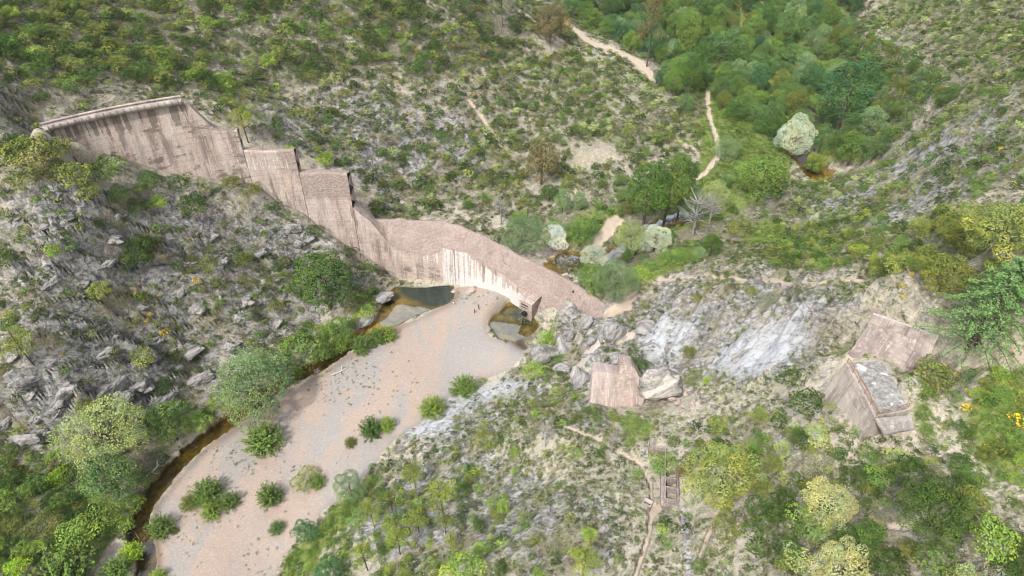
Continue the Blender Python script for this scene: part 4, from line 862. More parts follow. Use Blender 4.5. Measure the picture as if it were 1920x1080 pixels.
HERO = """
broadleaf|617,572|112|1.0|deep|big round deep green tree on the rocky bank left of the green pool
shrub|655,577|44|1.1|olive|yellowish bush tucked against the right foot of the big round tree by the pool
broadleaf|640,648|62|1.0|green|upright green tree on the bank below the big round pool tree
shrub|575,678|92|.9|green|broad green thicket on the river bank above the grey green willow
shrub|612,668|50|1.0|bright|fresh green bush between the bank thicket and the gravel saplings
sapling|678,657|44|1.0|green|leftmost green sapling in the row at the edge of the gravel by the pool outlet
sapling|706,640|44|1.0|green|middle green sapling in the row at the edge of the gravel by the pool outlet
sapling|728,634|34|1.1|bright|rightmost sapling of the row by the pool outlet, nearest the water
willow|490,765|165|.85|bluegrey|spreading grey green willow leaning over the stream at the gravel edge
willow|222,858|160|1.0|pale|large pale cream green willow at the foot of the grey cliff
broadleaf|333,825|80|1.1|green|dense green tree between the pale willow and the stream
broadleaf|225,925|112|.9|blue|spreading mid green tree just below the pale willow
shrub|117,905|48|1.0|lime|yellow green bush left of the tree below the pale willow
shrub|165,900|70|1.0|dark|dark green bush under the left side of the pale willow
sapling|497,835|72|.95|green|large round sapling standing alone on the gravel below the willow
sapling|508,937|54|1.0|green|round sapling on the middle of the gravel bar beside the flat yellowish one
sapling|392,932|62|1.0|green|tallest sapling of the clump on the left of the gravel bar
sapling|357,948|38|1.0|olive|small yellowish sapling at the left of the gravel bar clump
sapling|432,946|44|1.0|green|grey green sapling at the right of the gravel bar clump
sapling|398,962|46|.9|bright|low bright sapling at the front of the gravel bar clump
sapling|304,995|48|1.15|green|cone shaped sapling beside the stream bend on the gravel
sapling|328,997|16|.8|olive|tiny sapling at the foot of the cone shaped one by the stream bend
sapling|698,812|44|1.25|deep|dark upright sapling on the gravel near the pale rock edge
sapling|728,803|34|1.2|bright|lighter sapling close behind the dark upright one near the rock edge
shrub|574,906|58|.7|gold|flat yellowish bush on the gravel bar
sapling|597,908|32|1.0|green|small green sapling at the right of the flat yellowish bush
sapling|658,833|24|.9|olive|small sparse sapling left below the dark upright one
willow|660,932|66|1.0|bluegrey|grey green bushy willow where the gravel meets the spur
shrub|655,945|40|.8|green|bright green bush under the bushy willow at the gravel edge
sapling|520,993|32|.9|blue|sparse young shoot alone on the lower gravel bar
broadleaf|578,1012|50|1.0|teal|dark bluish green tree at the lower edge of the gravel
sapling|812,772|48|1.1|bright|bright green sapling against the pale rock on the upper gravel
sapling|872,734|50|1.0|green|green sapling pair nearest the big boulder side of the gravel
shrub|850,736|20|.9|green|small bush left of the sapling pair on the upper gravel
sapling|128,1082|130|.7|green|wide green willow bush at the bottom edge left of the stream
shrub|40,1075|50|1.0|lime|lime green bush at the bottom left corner
sapling|222,1076|60|1.0|green|green bush on the small gravel islet at the bottom
sapling|250,1043|48|1.0|lime|lime bush leaning over the stream on the islet at the bottom
sapling|297,1085|34|.8|bright|bright tuft on the gravel at the very bottom by the stream
shrub|50,352|60|.9|olive|olive bush at the left edge among rocks below the brow
clumpy|110,335|56|.9|olive|olive bush left of the golden bush on the brow
clumpy|170,372|54|.9|gold|yellow green bush below the golden one on the brow
shrub|225,378|50|.9|green|green bush in a row under the tallest dam block
shrub|262,398|44|.9|dark|dark bush just below the row under the tallest block
clumpy|300,388|40|.9|bright|bright bush near the middle of the slope under the tallest block
shrub|340,352|50|.7|dark|dark mat of shrubs against the foot of the tallest block
shrub|480,362|36|.8|olive|olive shrub where the first and second dam blocks meet the ground
shrub|590,440|40|.7|dark|dark shrub at the foot of the third dam block
shrub|655,478|36|.7|dark|dark shrub on the rock edge under the third dam block
shrub|690,512|40|.8|dark|dark shrub hanging over the rocks above the green pool
shrub|252,950|46|.9|bright|bright bush hanging over the inner stream bend
shrub|232,990|50|.8|bright|bright bush on the bank just above the islet
shrub|275,905|40|.9|green|green bush between the bank tree and the driftwood snag
shrub|372,800|50|.9|bright|bright bush on the bank between the dense tree and the willow
shrub|415,765|52|.9|bright|bright bush at the left foot of the spreading willow
shrub|450,735|46|.9|green|green bush hidden behind the left side of the spreading willow
shrub|545,708|44|.8|bright|bright bush at the right foot of the spreading willow
shrub|640,655|44|.8|bright|bright bush just left of the sapling row by the pool outlet
shrub|690,590|44|.7|bright|bright thicket sloping down to the green pool
shrub|200,980|70|.8|green|green bush in the bank thicket below the tree under the pale willow
shrub|150,1020|80|.8|bright|bright bush in the bank thicket above the wide willow bush
shrub|90,990|60|.8|olive|olive bush in the thicket above the bottom left corner
holm|268,492|82|1.0|dark|large dark rounded holm oak alone on the left rocky hill
shrub|395,507|46|.9|olive|olive bushy pine on the left hill right of the holm oak
shrub|454,496|38|.9|olive|olive shrub to the far right of the lone holm oak
clumpy|192,557|52|1.0|gold|yellow green clumpy bush low on the left hill below the holm oak
clumpy|268,678|54|.95|gold|yellow green clumpy bush above the grey cliff
shrub|305,733|46|.8|dark|dark low bush at the foot of the grey cliff
clumpy|103,480|32|1.2|lime|small lime bush on the rocks left of the holm oak
shrub|20,497|46|1.0|dark|dark bush at the left edge on the rocky hill
clumpy|148,345|60|1.0|gold|yellow olive bush on the brow below the walkway end
clumpy|60,312|110|.8|olive|wide olive bush on the brow at the left edge below the walkway
shrub|205,335|70|.9|green|green bush in front of the tallest dam block
shrub|115,292|60|.9|olive|olive bush right under the left end of the crest walkway
shrub|285,352|60|.8|deep|deep green bush at the foot of the middle of the tallest block
shrub|435,352|40|.8|olive|olive bush at the foot of the right edge of the tallest block
clumpy|30,290|60|.9|dark|dark bush at the left edge on the brow by the grey outcrop
shrub|365,400|60|.9|dark|dark spreading bush on the hill below the tallest dam block
shrub|520,582|34|1.1|olive|rounded olive bush on rocks left of the big pool tree
pine|60,680|75|1.0|pine|young yellow green pine at the left edge
clumpy|160,768|36|1.0|gold|golden bush on top of the grey cliff
pine|466,268|55|1.2|pine|bright green pine right behind the tallest dam block
clumpy|545,290|30|1.0|bright|bright bush behind the second dam block
clumpy|612,308|34|1.1|bright|bright bush behind the third dam block
broadleaf|1015,345|72|1.1|brown|brown olive tree on the slope above the valley floor
holm|1030,375|42|1.0|deep|round deep green tree at the foot of the brown olive tree
dead|940,420|44|1.2|one|bare grey dead tree on the bank behind the stump
holm|878,392|26|1.0|deep|small round tree on the slope behind the stump top
poplar|1205,425|82|.95|deep|left poplar of the dark green group in mid valley
poplar|1245,415|72|1.1|green|middle poplar of the dark green group in mid valley
poplar|1275,385|60|1.0|deep|right poplar of the dark green group in mid valley
willow|985,472|95|.9|bluegrey|wide grey green tree on the bank just behind the stump
willow|1040,470|46|1.3|white|narrow tree covered in white fluff behind the stump
broadleaf|1086,462|56|1.0|green|round green tree right of the white fluffy tree
willow|1112,500|60|.8|silver|pale feathery tree hanging over the stream
willow|1150,556|82|1.1|bluegrey|pale grey green tree nearest the right tip of the stump
broadleaf|1112,552|60|1.0|green|deep green tree between the stump tip and the stream
willow|1180,478|68|1.1|pale|pale soft crowned willow beside the gravel track
willow|1225,470|60|1.0|silver|silvery willow in front of the dark poplar group
broadleaf|1417,385|92|1.15|green|tall bright green tree right of the valley track
willow|1480,300|74|1.25|silver|white fluffy tree beside the brown stream
poplar|1562,262|88|1.1|teal|tallest dark green tree on the right of the valley
broadleaf|1590,310|66|.9|green|green tree at the edge of the pale right hill
broadleaf|1635,300|60|.8|blue|lighter tree at the foot of the right hill slope
broadleaf|1522,325|42|1.0|bright|bright tree beside the end of the brown stream
willow|1358,300|50|1.0|bluegrey|grey green bush where the valley track bends
dead|1300,440|80|1.0|one|large bare grey dead tree among the stream willows
dead|1330,420|60|1.0|one|second bare dead tree, nearer the bright green tree
broadleaf|1355,125|64|1.0|blue|rounded tree in the far valley above the track
pine|1212,125|75|1.5|brown|brownish conifer beside the end of the dirt road
holm|1030,80|70|1.3|brown|dark brownish tall tree left of the dirt road
pine|942,50|55|1.6|dark|dark conifer at the top beside the ridge clearing
willow|1292,412|70|1.0|bluegrey|grey green willow right of the dark poplar group
willow|1335,395|62|1.0|pale|pale willow between the grey green one and the tall bright tree
broadleaf|1255,505|52|.9|green|green tree on the grassy bank right of the stump tip
shrub|1205,530|50|.9|bright|bright bush nearest the right end of the stump by the path
broadleaf|1330,480|50|.9|deep|deep green tree at the start of the right trail
shrub|1385,440|60|.8|olive|olive bush below the tall green tree of the track
shrub|1290,490|50|.7|green|green bush between two trees on the grassy bank
cedar|1818,652|172|1.05|cedar|large drooping cedar behind the wing wall
holm|1760,545|110|.9|olive|broad olive oak just left above the cedar
holm|1860,470|150|.8|gold|golden olive oaks massed at the right edge above the cedar
holm|1795,470|90|.9|olive|rounded olive oak below the golden ones at right
clumpy|1742,722|84|1.0|gold|rounded bush with golden tips below the wing wall
broadleaf|1915,410|40|1.3|teal|dark green tree cut by the right edge
holm|1345,925|150|1.0|gold|great pale green holm oak right of the concrete tank
holm|1545,965|116|.95|straw|oak with cream coloured tops in the lower right thicket
shrub|1520,985|90|.8|green|green bush in front of the cream topped oak
holm|1740,985|150|.85|dark|largest dark oak of the lower right thicket
shrub|1700,905|80|.9|dark|dark bush between the thrust block and the largest dark oak
clumpy|1675,870|50|1.2|pale|pale tipped bush at the front foot of the thrust block
shrub|1850,1025|95|.8|bright|lime green bush at the lower right
holm|1568,1090|125|.9|straw|cream topped oak at the bottom edge
shrub|1745,1065|95|.9|green|dense green bush near the bottom between lime bush and cream oak
shrub|1625,868|54|1.0|green|green bush at the left front foot of the thrust block
shrub|1440,1010|120|.8|dark|dark thicket below the great pale holm oak
shrub|1360,1000|70|.7|olive|olive bush under the right side of the great holm oak
pine|1092,1082|77|1.25|pine|yellow green pine at the bottom centre
clumpy|870,1085|96|.8|bright|bright lime bush at the bottom centre left
pine|750,1040|57|1.7|pine|tall slender pine of the spur stand, nearest the bottom
pine|702,990|50|1.5|pine|pine at the upper left of the spur stand
pine|738,965|47|1.5|olive|short olive pine in the middle of the spur stand
pine|786,1000|45|1.6|pine|pine leaning at the right of the spur stand
pine|780,915|55|1.3|pine|pine at the top of the spur stand
pine|830,960|67|1.3|pine|broad pine at the top right of the spur stand
pine|835,1000|55|1.3|olive|olive pine right below the broad one of the spur stand
pine|690,1070|65|1.2|pine|dense pine at the bottom left of the spur stand
broadleaf|620,1088|60|.8|teal|dark green bush at the bottom where the spur meets the gravel
shrub|908,830|48|.85|olive|rounded olive bush alone on the upper spur
shrub|1025,645|46|.85|bright|bright green bush between the right pool and the outcrop rocks
shrub|1000,705|50|.8|bright|green bush at the upper right corner of the gravel
shrub|1050,672|46|.7|green|green bush among slabs below the outcrop
shrub|1186,692|56|.6|dark|dark low bush behind the fallen pink block
clumpy|1290,668|34|1.2|olive|tall olive bush on the bare grey slope
shrub|1480,718|58|.8|dark|dark bush at the foot of the pale slab
shrub|1510,768|78|.75|dark|dark spreading bush left of the thrust block
shrub|1300,718|52|.6|olive|flat olive bush up slope from the rubble
sapling|1324,720|16|1.8|lime|thin lime sapling beside the flat olive bush
shrub|1245,880|58|.9|green|bright green bush growing inside the corner of the tank walls
clumpy|1280,890|26|1.1|rust|rusty orange bush at the right side of the tank
dead|1147,850|40|1.6|one|burnt bare trunk standing alone on the spur path
dead|1022,838|46|1.4|one|burnt leafless tree left on the spur crest
clumpy|1405,552|24|1.2|gold|golden bush on the slope just below the trail
shrub|1210,578|20|1.1|olive|small olive bush on grey rock near the stump tip
shrub|1305,565|26|1.0|olive|dark olive bush in the middle of the grey slope
shrub|1440,572|56|.5|grey|flat grey green juniper patch below the trail
"""
TREES = {'broadleaf', 'holm', 'willow', 'poplar', 'pine', 'cedar', 'dead', 'sapling'}
for ln in HERO.strip().split('\n'):
    kd, uv, w, hf, c, lab = ln.split('|'); u, v = map(float, uv.split(',')); hero(kd, u, v, float(w), float(hf), c, lab)

# ------------------------------------------------------------------ scattered vegetation by zone
ZN = [  # outline on the ground, shrubs per 100 m2, width range, colours, scrub per m2, trees per 100 m2, words
 ('0,0 900,0 1000,60 960,110 850,150 700,140 560,170 430,180 340,165 200,160 90,205 60,170 0,170', 8.5, (2.6, 7.0), 'dark dark deep olive olive green gold dark bright', .3, 0, 'in the dense thicket on the upper left hill'),
 ('340,165 430,180 560,170 700,140 850,150 960,110 1000,60 1080,100 1200,150 1320,250 1260,290 1150,330 1000,385 860,405 700,400 560,290 450,245', 7.5, (1.8, 5.4), 'olive olive dark gold green pale grey deep dark', .5, 0, 'on the rocky hillside behind the dam'),
 ('1000,0 1620,0 1560,110 1600,230 1640,250 1600,310 1540,320 1480,250 1440,270 1370,230 1350,200 1300,180 1290,250 1240,190 1195,105 1100,50', 4, (2., 5.), 'blue deep green teal bright', .4, 2.0, 'in the far valley wood'),
 ('930,390 1060,385 1180,320 1300,300 1340,340 1440,300 1470,400 1300,490 1180,545 1060,500', 5., (1.6, 4.2), 'green bright bluegrey deep green', .5, .8, 'on the valley floor behind the stump'),
 ('1500,60 1640,70 1760,150 1790,190 1650,285 1560,250', 14., (3., 7.), 'dark deep deep olive deep blue green', .4, 1.6, 'in the dark thicket below the right hill'),
 ('1560,0 1930,0 1930,345 1800,375 1450,435 1440,400 1560,320 1660,280 1790,200 1640,70', 6.5, (1.4, 4.2), 'olive deep green green dark grey pale', .7, 0, 'on the pale right hill'),
 ('1640,530 1690,470 1720,420 1850,370 1930,340 1930,545 1850,570 1760,570 1690,600 1640,575', 8., (3., 6.5), 'olive olive gold dark green', .5, 0, 'in the olive grove above the cedar'),
 ('1430,440 1560,390 1700,430 1690,520 1560,510 1440,505', 7., (1.8, 4.4), 'olive deep green dark pine', .6, .3, 'in the strip above the right trail'),
 ('1420,1090 1390,960 1330,900 1290,790 1440,770 1540,830 1640,870 1720,840 1830,930 1930,960 1930,1090', 12.0, (1.8, 5.), 'dark dark deep olive olive green pale grey gold', .8, 0, 'in the lower right thicket'),
 ('1690,700 1760,720 1930,600 1930,960 1830,930 1740,830', 11.0, (1.2, 3.6), 'green bright olive deep', 1.1, 0, 'on the grassy slope at the right edge'),
 ('0,840 120,840 240,800 330,840 250,960 140,1090 0,1090', 17., (2., 5.4), 'deep green bright dark olive green', .9, 0, 'in the bushy bank at the lower left'),
 ('240,975 225,930 300,850 400,760 470,680 560,620 640,555 690,540 712,590 690,615 640,648 560,700 450,762 380,808 310,876', 34., (1.8, 4.4), 'bright green green deep', 1.2, 0, 'along the left bank of the stream'),
 ('0,180 90,205 240,330 500,360 640,470 720,540 650,600 560,640 400,700 300,740 100,830 0,835', 11., (1.0, 3.8), 'olive dark deep gold green green olive', .9, 0, 'on the left rocky hill'),
 ('1160,530 1400,490 1640,520 1620,600 1560,660 1540,760 1340,740 1250,745 1100,700 970,670 990,640 1040,600', 1.8, (.8, 2.4), 'olive green dark gold', .4, 0, 'on the bare grey right slope'),
 ('560,1090 600,1000 640,940 700,890 760,950 720,1090', 9., (1.4, 3.6), 'green bright olive deep', .9, 0, 'on the green edge of the spur'),
 ('700,960 760,880 900,880 960,960 940,1090 700,1090', 6., (1.4, 3.6), 'olive green dark pine bright', .7, .4, 'in the pine stand on the spur'),
 ('-999,-999 3000,-999 3000,3000 -999,3000', 5.2, (.9, 3.), 'olive green dark grey gold bright', .9, 0, 'on the dry spur')]
NOVEG = [L(p) for p in ('1540,672 1655,672 1716,770 1716,818 1655,822 1560,790', '1612,596 1640,582 1780,630 1770,690 1690,700 1610,650', '1100,676 1290,690 1320,780 1200,775 1100,760', '1222,822 1285,840 1285,955 1228,952', '1200,925 1230,925 1230,955 1200,955',
         '1366,14 1398,14 1402,72 1372,72', '110,240 340,200 445,245 555,285 660,325 705,410 830,415 985,485 1140,575 1050,600 1000,595 940,550 740,525 645,445 480,335 340,306 260,290', '1330,690 1380,640 1440,605 1500,600 1500,640 1460,690')]
zras = np.full((1085, 1925), len(ZN) - 1, np.int8); uu, vv = np.meshgrid(np.arange(1925) - .0, np.arange(1085) - .0)
for k in range(len(ZN) - 2, -1, -1): zras[inpoly(uu, vv, L(ZN[k][0]))] = k
nov = np.zeros((1085, 1925), bool)
for p in NOVEG: nov |= inpoly(uu, vv, p)
blocked = np.maximum.reduce([sstep(.2, .4, gravel), sstep(.15, .4, path), sstep(.05, .2, water), .75 * sstep(.3, .7, pale)])
def scatter(n, seed):
    """n even random points over the terrain near the view; returns x, y, z, u, v, zone"""
    r = R_(seed); y = r.uniform(24, 470, n); x = r.uniform(-1, 1, n) * (30 + .80 * 470); k = np.abs(x) < 58 + .74 * y; x, y = x[k], y[k]
    z = gsample(GZ, x, y); u, v = proj(x, y, z); a = np.clip(u, 0, 1924).astype(int); b = np.clip(v, 0, 1084).astype(int)
    ok = (u > -120) & (u < 2040) & (v > -60) & (v < 1200); inside = (u > 0) & (u < 1924) & (v > 0) & (v < 1084)
    ok &= ~(nov[b, a] & inside); ok &= gsample(blocked, x, y) < r.uniform(.15, .9, len(x))
    rr_ = np.hypot(x - CX, y - CY); th_ = np.degrees(np.arctan2(x - CX, y - CY)); ok &= ~((rr_ > 100.7) & (rr_ < 108.6) & (th_ > -38) & (th_ < 48))
    for (ux, uy, ur) in USED: ok &= np.hypot(x - ux, y - uy) > ur
    zn = zras[b, a]; return x[ok], y[ok], z[ok], u[ok], v[ok], zn[ok]
AREA = 2 * (30 + .80 * 470) * 446.                          # area of the box that scatter() draws from
clump = lambda x, y: np.clip(2.2 * (fbm(x * .06, y * .06, 200, 3) - .28), .05, 2.)
# trees and shrubs, one object each for the largest, the remainder merged
LIST = []; PEND = []
NB = int(AREA * 1.5)
x, y, z, u, v, zn = scatter(NB, 5); r = R_(6); cl = clump(x, y)
zs = np.array([Z[1] * .0185 for Z in ZN])[zn]; keep = r.random(len(x)) < zs * np.where(zs < .10, np.clip(cl * 1.3, .15, 2), np.clip(cl + .5, 0, 1.3))
grid = {}
for i in np.nonzero(keep)[0]:
    Z = ZN[zn[i]]; w = Z[2][0] + (Z[2][1] - Z[2][0]) * r.random() ** 1.5
    key = (int(x[i] // 7), int(y[i] // 7)); bad = False
    for a in (-1, 0, 1):
        for b in (-1, 0, 1):
            for (px, py, pw) in grid.get((key[0] + a, key[1] + b), ()):
                if (px - x[i]) ** 2 + (py - y[i]) ** 2 < (.19 * (pw + w)) ** 2: bad = True
    if bad: continue
    grid.setdefault(key, []).append((x[i], y[i], w)); PEND.append((w * pxm((x[i], y[i], z[i])), x[i], y[i], z[i], w, zn[i], random.choice(Z[3].split()), -20 < u[i] < 1940 and -10 < v[i] < 1100))
TNT = dict(dark='dark green', deep='deep green', green='mid green', bright='bright green', olive='olive green', gold='yellow green', pale='pale green', blue='bluish green', bluegrey='grey green', teal='dark bluish', brown='brownish', grey='grey green', pine='yellowish')
WD = dict(dark=0)
PEND.sort(key=lambda q: -q[0]); nvis = 0; REST = []
for q in PEND:
    if q[7] and nvis < 300 - 60:
        nvis += 1; plant(random.choice(('shrub', 'clumpy')), (q[1], q[2], q[3] - .1), q[4], random.uniform(.75, 1.1), q[6], f'{TNT[q[6]]} rounded shrub {ZN[q[5]][6]}', f'{TNT[q[6]]} shrubs {ZN[q[5]][6]}')
    else: REST.append(q)
def merged(name, items, kinds, seed, label):
    """items: (x, y, z, width, rgb, height factor); one mesh from many leaf-clump copies"""
    r = R_(seed); Vs, Qs, Cs = [], [], []; n0 = 0
    for (px, py, pz, w, rgb, hf) in items:
        T = kinds[r.integers(len(kinds))]; a = r.uniform(0, 6.28); c, s = math.cos(a), math.sin(a); V = T[0]
        Vs.append(np.stack([(V[:, 0] * c - V[:, 1] * s) * w + px, (V[:, 0] * s + V[:, 1] * c) * w + py, V[:, 2] * w * hf + pz], 1)); Qs.append(T[1] + n0); n0 += len(V); Cs.append(T[2] * np.array(rgb) * r.uniform(.65, 1.4))
    o = link(name, mesh_np(name, np.concatenate(Vs), np.concatenate(Qs), M_LEAF, col=np.concatenate(Cs))); o['kind'] = 'stuff'; o['label'] = label; o['category'] = 'vegetation'; o.color = (1, 1, 1, 1); return o
LOW = []
for s in range(5):
    rr2 = R_(300 + s); LOW.append(blobs_to_crown(rr2, lobes(rr2, 13, .36, .66, 0, (.12, .2)), .105, 1.35, .55, -.2))
merged('maquis_cover', [(q[1], q[2], q[3] - .1, q[4], COLR[q[6]], random.uniform(.75, 1.1)) for q in REST], LOW, 7, 'smaller maquis growth massed over the hillsides')
# low scrub and tufts
TUFT = []
for s in range(6):
    rr2 = R_(320 + s); TUFT.append(blobs_to_crown(rr2, lobes(rr2, 5, .34, .55, 0, (.17, .28)), .20, 1.15, .7, -.1))
x, y, z, u, v, zn = scatter(int(AREA * 3.2), 8); r = R_(9); far = np.clip(np.hypot(y, CAMH - z) / 190, .75, 3); cl = np.clip(clump(x * 1.7 + 90, y * 1.7), .15, 1.3)
keep = (r.random(len(x)) < np.clip(np.array([Z[4] for Z in ZN])[zn] * cl * 2.0 / far ** 2, 0, 1)); it = []
SCOL = [(.10, .12, .045), (.155, .17, .08), (.06, .08, .024), (.27, .28, .17), (.085, .07, .04), (.045, .07, .018), (.13, .175, .04), (.05, .075, .02)]
for i in np.nonzero(keep)[0]:
    g_ = zn[i] in (11, 9, 10, 14) or gsample(grass, x[i], y[i])[0] > .45
    rgb = (random.choice([(.10, .175, .03), (.13, .2, .04), (.08, .13, .03), (.17, .2, .06)]) if g_ else random.choice(SCOL)); it.append((x[i], y[i], z[i] - .05, (.5 + 1.0 * r.random() ** 1.6) * far[i] ** .8, rgb, r.uniform(.6, 1.)))
merged('scrub_cover', it, TUFT, 10, 'low heath and dry tufts covering the ground')
print('scrub', len(it), 'rest', len(REST), 'ind', nvis)
# weeds on the gravel
it = []
for (cu, cv, su, sv, n) in ((660, 715, 60, 30, 170), (600, 700, 40, 15, 40), (880, 555, 40, 12, 60), (400, 965, 25, 12, 40), (440, 870, 25, 22, 60), (330, 1020, 30, 30, 20), (560, 880, 30, 10, 25), (520, 960, 150, 70, 40), (380, 830, 20, 18, 40), (480, 1060, 20, 20, 20)):
    for k in range(n):
        a, b = random.gauss(cu, su), random.gauss(cv, sv)
        if not (0 < a < 1920 and 0 < b < 1080): continue
        p = hit(a, b)
        if gsample(gravel, p[0], p[1])[0] > .6 and gsample(water, p[0], p[1])[0] < .1: it.append((p[0], p[1], p[2] - .03, random.uniform(.25, .8), random.choice([(.09, .15, .03), (.12, .17, .04), (.07, .11, .03), (.14, .13, .06)]), .7))
merged('gravel_weeds', it, TUFT, 12, 'scattered green weeds growing on the gravel')
# valley trees and pines, each its own object
x, y, z, u, v, zn = scatter(int(AREA * .04), 15); r = R_(16); keep = r.random(len(x)) < np.array([Z[5] / 2.6 for Z in ZN])[zn]; TP = []
for i in np.nonzero(keep)[0]:
    if not (-30 < u[i] < 1950 and -20 < v[i] < 1100): continue
    pn = ZN[zn[i]]; pine = 'strip' in pn[6] or 'pine' in pn[6]; w = r.uniform(2.2, 4) if pine else r.uniform(6.5, 12) if 'far valley' in pn[6] else r.uniform(3, 6)
    if any((a - x[i]) ** 2 + (b - y[i]) ** 2 < (.27 * (c + w)) ** 2 for a, b, c in TP): continue
    TP.append((x[i], y[i], w)); kd = 'pine' if pine else random.choice(('broadleaf', 'broadleaf', 'holm', 'willow', 'poplar', 'broadleaf'))
    cn_ = 'pine' if pine else random.choice(('blue', 'teal', 'green', 'deep', 'blue', 'bluegrey', 'green', 'olive')); nm = KIND[kd][0].replace('_', ' ')
    plant(kd, (x[i], y[i], z[i] - .1), w, r.uniform(.85, 1.2), cn_, f'{TNT[cn_]} {nm} {pn[6]}', f'{TNT[cn_]} {nm}s {pn[6]}')
print('trees', len(TP))
# yellow-flowering broom
BR = [(370, 530, 18), (310, 628, 18), (255, 555, 12), (283, 592, 10), (275, 603, 9), (308, 485, 10), (10, 592, 10), (20, 655, 14), (118, 668, 12), (300, 555, 9), (345, 515, 10), (1728, 495, 16), (1708, 515, 12), (1690, 540, 12), (1750, 505, 9), (1692, 560, 12), (1810, 770, 22), (1905, 795, 34), (1880, 850, 14), (1848, 840, 12), (1812, 735, 12), (1765, 800, 9), (1025, 110, 12), (1015, 125, 9), (330, 48, 9), (310, 82, 9), (322, 86, 8), (290, 137, 9), (282, 151, 10), (645, 125, 8), (720, 35, 9), (755, 55, 10), (812, 66, 10), (870, 48, 9), (890, 182, 11), (870, 145, 9), (905, 115, 9), (745, 155, 8), (818, 110, 10), (1720, 190, 10), (1760, 198, 9), (1768, 196, 8), (1830, 235, 9), (1875, 283, 13), (1900, 345, 9), (1680, 55, 8), (1760, 345, 10), (1865, 330, 9), (1540, 790, 10), (1545, 812, 14), (815, 1042, 10), (1335, 915, 9), (1100, 88, 8), (690, 60, 9), (780, 95, 9), (925, 150, 9), (850, 90, 8)]
for (u, v, w) in BR:
    rg = 'on the left rocky hill' if u < 420 and v > 400 else 'on the upper left hill' if v < 200 and u < 1100 else 'at the right edge below the cedar' if u > 1740 and v > 700 else 'beside the cedar and its oaks' if u > 1600 and v > 480 else 'on the pale right hill' if u > 1600 and v < 400 else 'on the spur and block foot'
    plant('broom', hit(u, v) - [0, 0, .05], w * 1.15 / pxm(hit(u, v)), random.uniform(.8, 1.1), 'one', 'yellow flowering broom bush ' + rg, 'broom bushes ' + rg)
# angular outcrops breaking through the slopes
CRAG = [rock_mesh('rock_outcrop', 400 + k, 4, .75, 14, M_CRAG, .85) for k in range(6)]
r = R_(77); n_c = 0; GRP = [('0,300 130,320 240,360 420,360 560,420 700,530 640,575 560,640 440,630 400,700 300,720 240,690 60,690 0,640', 95, (14, 44), 'left rocky hill'), ('0,690 130,700 250,700 330,690 390,700 320,755 250,785 100,825 0,835', 34, (26, 70), 'grey cliff'),
       ('480,200 640,160 780,190 900,230 930,300 860,360 760,390 690,370 640,310 560,270', 40, (10, 26), 'hillside behind the dam'), ('1190,560 1300,560 1330,620 1560,660 1540,720 1360,700 1260,735 1210,690', 34, (14, 40), 'bare grey right slope'), ('985,650 1040,605 1150,575 1230,600 1240,650 1150,700 1090,720 1000,700', 34, (12, 36), 'grey saddle below the dam stump'), ('1460,400 1660,300 1900,160 1920,320 1720,420 1560,430', 34, (10, 26), 'pale right hill'), ('720,850 950,710 1080,740 1000,800 860,850 1100,950 1150,1040 1000,1060 700,1000', 46, (12, 34), 'dry spur')]
for poly, cnt, (w0_, w1_), wd_ in GRP:
    q = L(poly); us = [a for a, b in q]; vs = [b for a, b in q]; c = 0
    while c < cnt:
        u, v = r.uniform(min(us), max(us)), r.uniform(min(vs), max(vs))
        if not inpoly(np.array([u]), np.array([v]), q)[0]: continue
        c += 1; p = hit(u, v); s = (w0_ + (w1_ - w0_) * r.random() ** 2) / 2 / pxm(p)
        o = link('rock_outcrop', CRAG[int(r.integers(6))], None, p - [0, 0, s * .38], .75 + r.normal() * .35, (s * r.uniform(.95, 1.4), s * r.uniform(.75, 1.1), s * r.uniform(.6, 1.)))
        o.rotation_euler.x = r.normal() * .25; o.rotation_euler.y = r.normal() * .25
        tag(o, f'angular grey rock outcrop breaking the surface of the {wd_}', 'rock', f'rock outcrops on the {wd_}')
# driftwood and dead branches
def snag(px, rad, label, n_br=5, seed=1, cat='driftwood', nm='driftwood_log', h=.2):
    r = R_(seed); P = np.array([hit(*q) + [0, 0, h] for q in L(px)]); parts = [tube_np(P, np.linspace(rad, rad * .45, len(P)), 7)]
    ln_ = np.linalg.norm(P[-1] - P[0])
    for k in range(n_br):
        i = r.integers(0, len(P) - 1); a = P[i] + (P[i + 1] - P[i]) * r.random(); d = r.normal(size=3) * [1, 1, .5]; d /= np.linalg.norm(d); d[2] = abs(d[2]); e = a + d * ln_ * r.uniform(.2, .45)
        parts.append(tube_np([a, (a + e) / 2 + r.normal(size=3) * .12, e], [rad * .5, rad * .35, rad * .12], 5))
    V, Q = join_np(parts); o = link(nm, mesh_np(nm, V - P[0], Q, M_DRIFT, smooth=True), None, P[0]); return tag(o, label, cat)
snag('622,704 640,697 652,690', .22, 'pale driftwood log lying on the upper left of the gravel bar', 3, 1)
snag('275,896 290,884 304,868 312,862', .2, 'pale branched snag at the edge of the stream bend', 9, 2, h=.5)
snag('735,785 742,795 752,788', .16, 'tangle of driftwood beside the lighter sapling by the rock edge', 7, 3)
snag('1758,858 1778,848 1800,842', .13, 'bare fallen branch on the grass right of the dark oak', 8, 4, 'branch', 'fallen_branch')
snag('240,1002 252,996 262,1012', .18, 'driftwood heap beside the islet at the bottom of the stream', 8, 5)
snag('860,616 868,613', .14, 'small dark driftwood piece in the middle of the upper gravel', 5, 6)
snag('575,760 590,752', .12, 'thin driftwood stick on the gravel above the lone sapling', 2, 7)
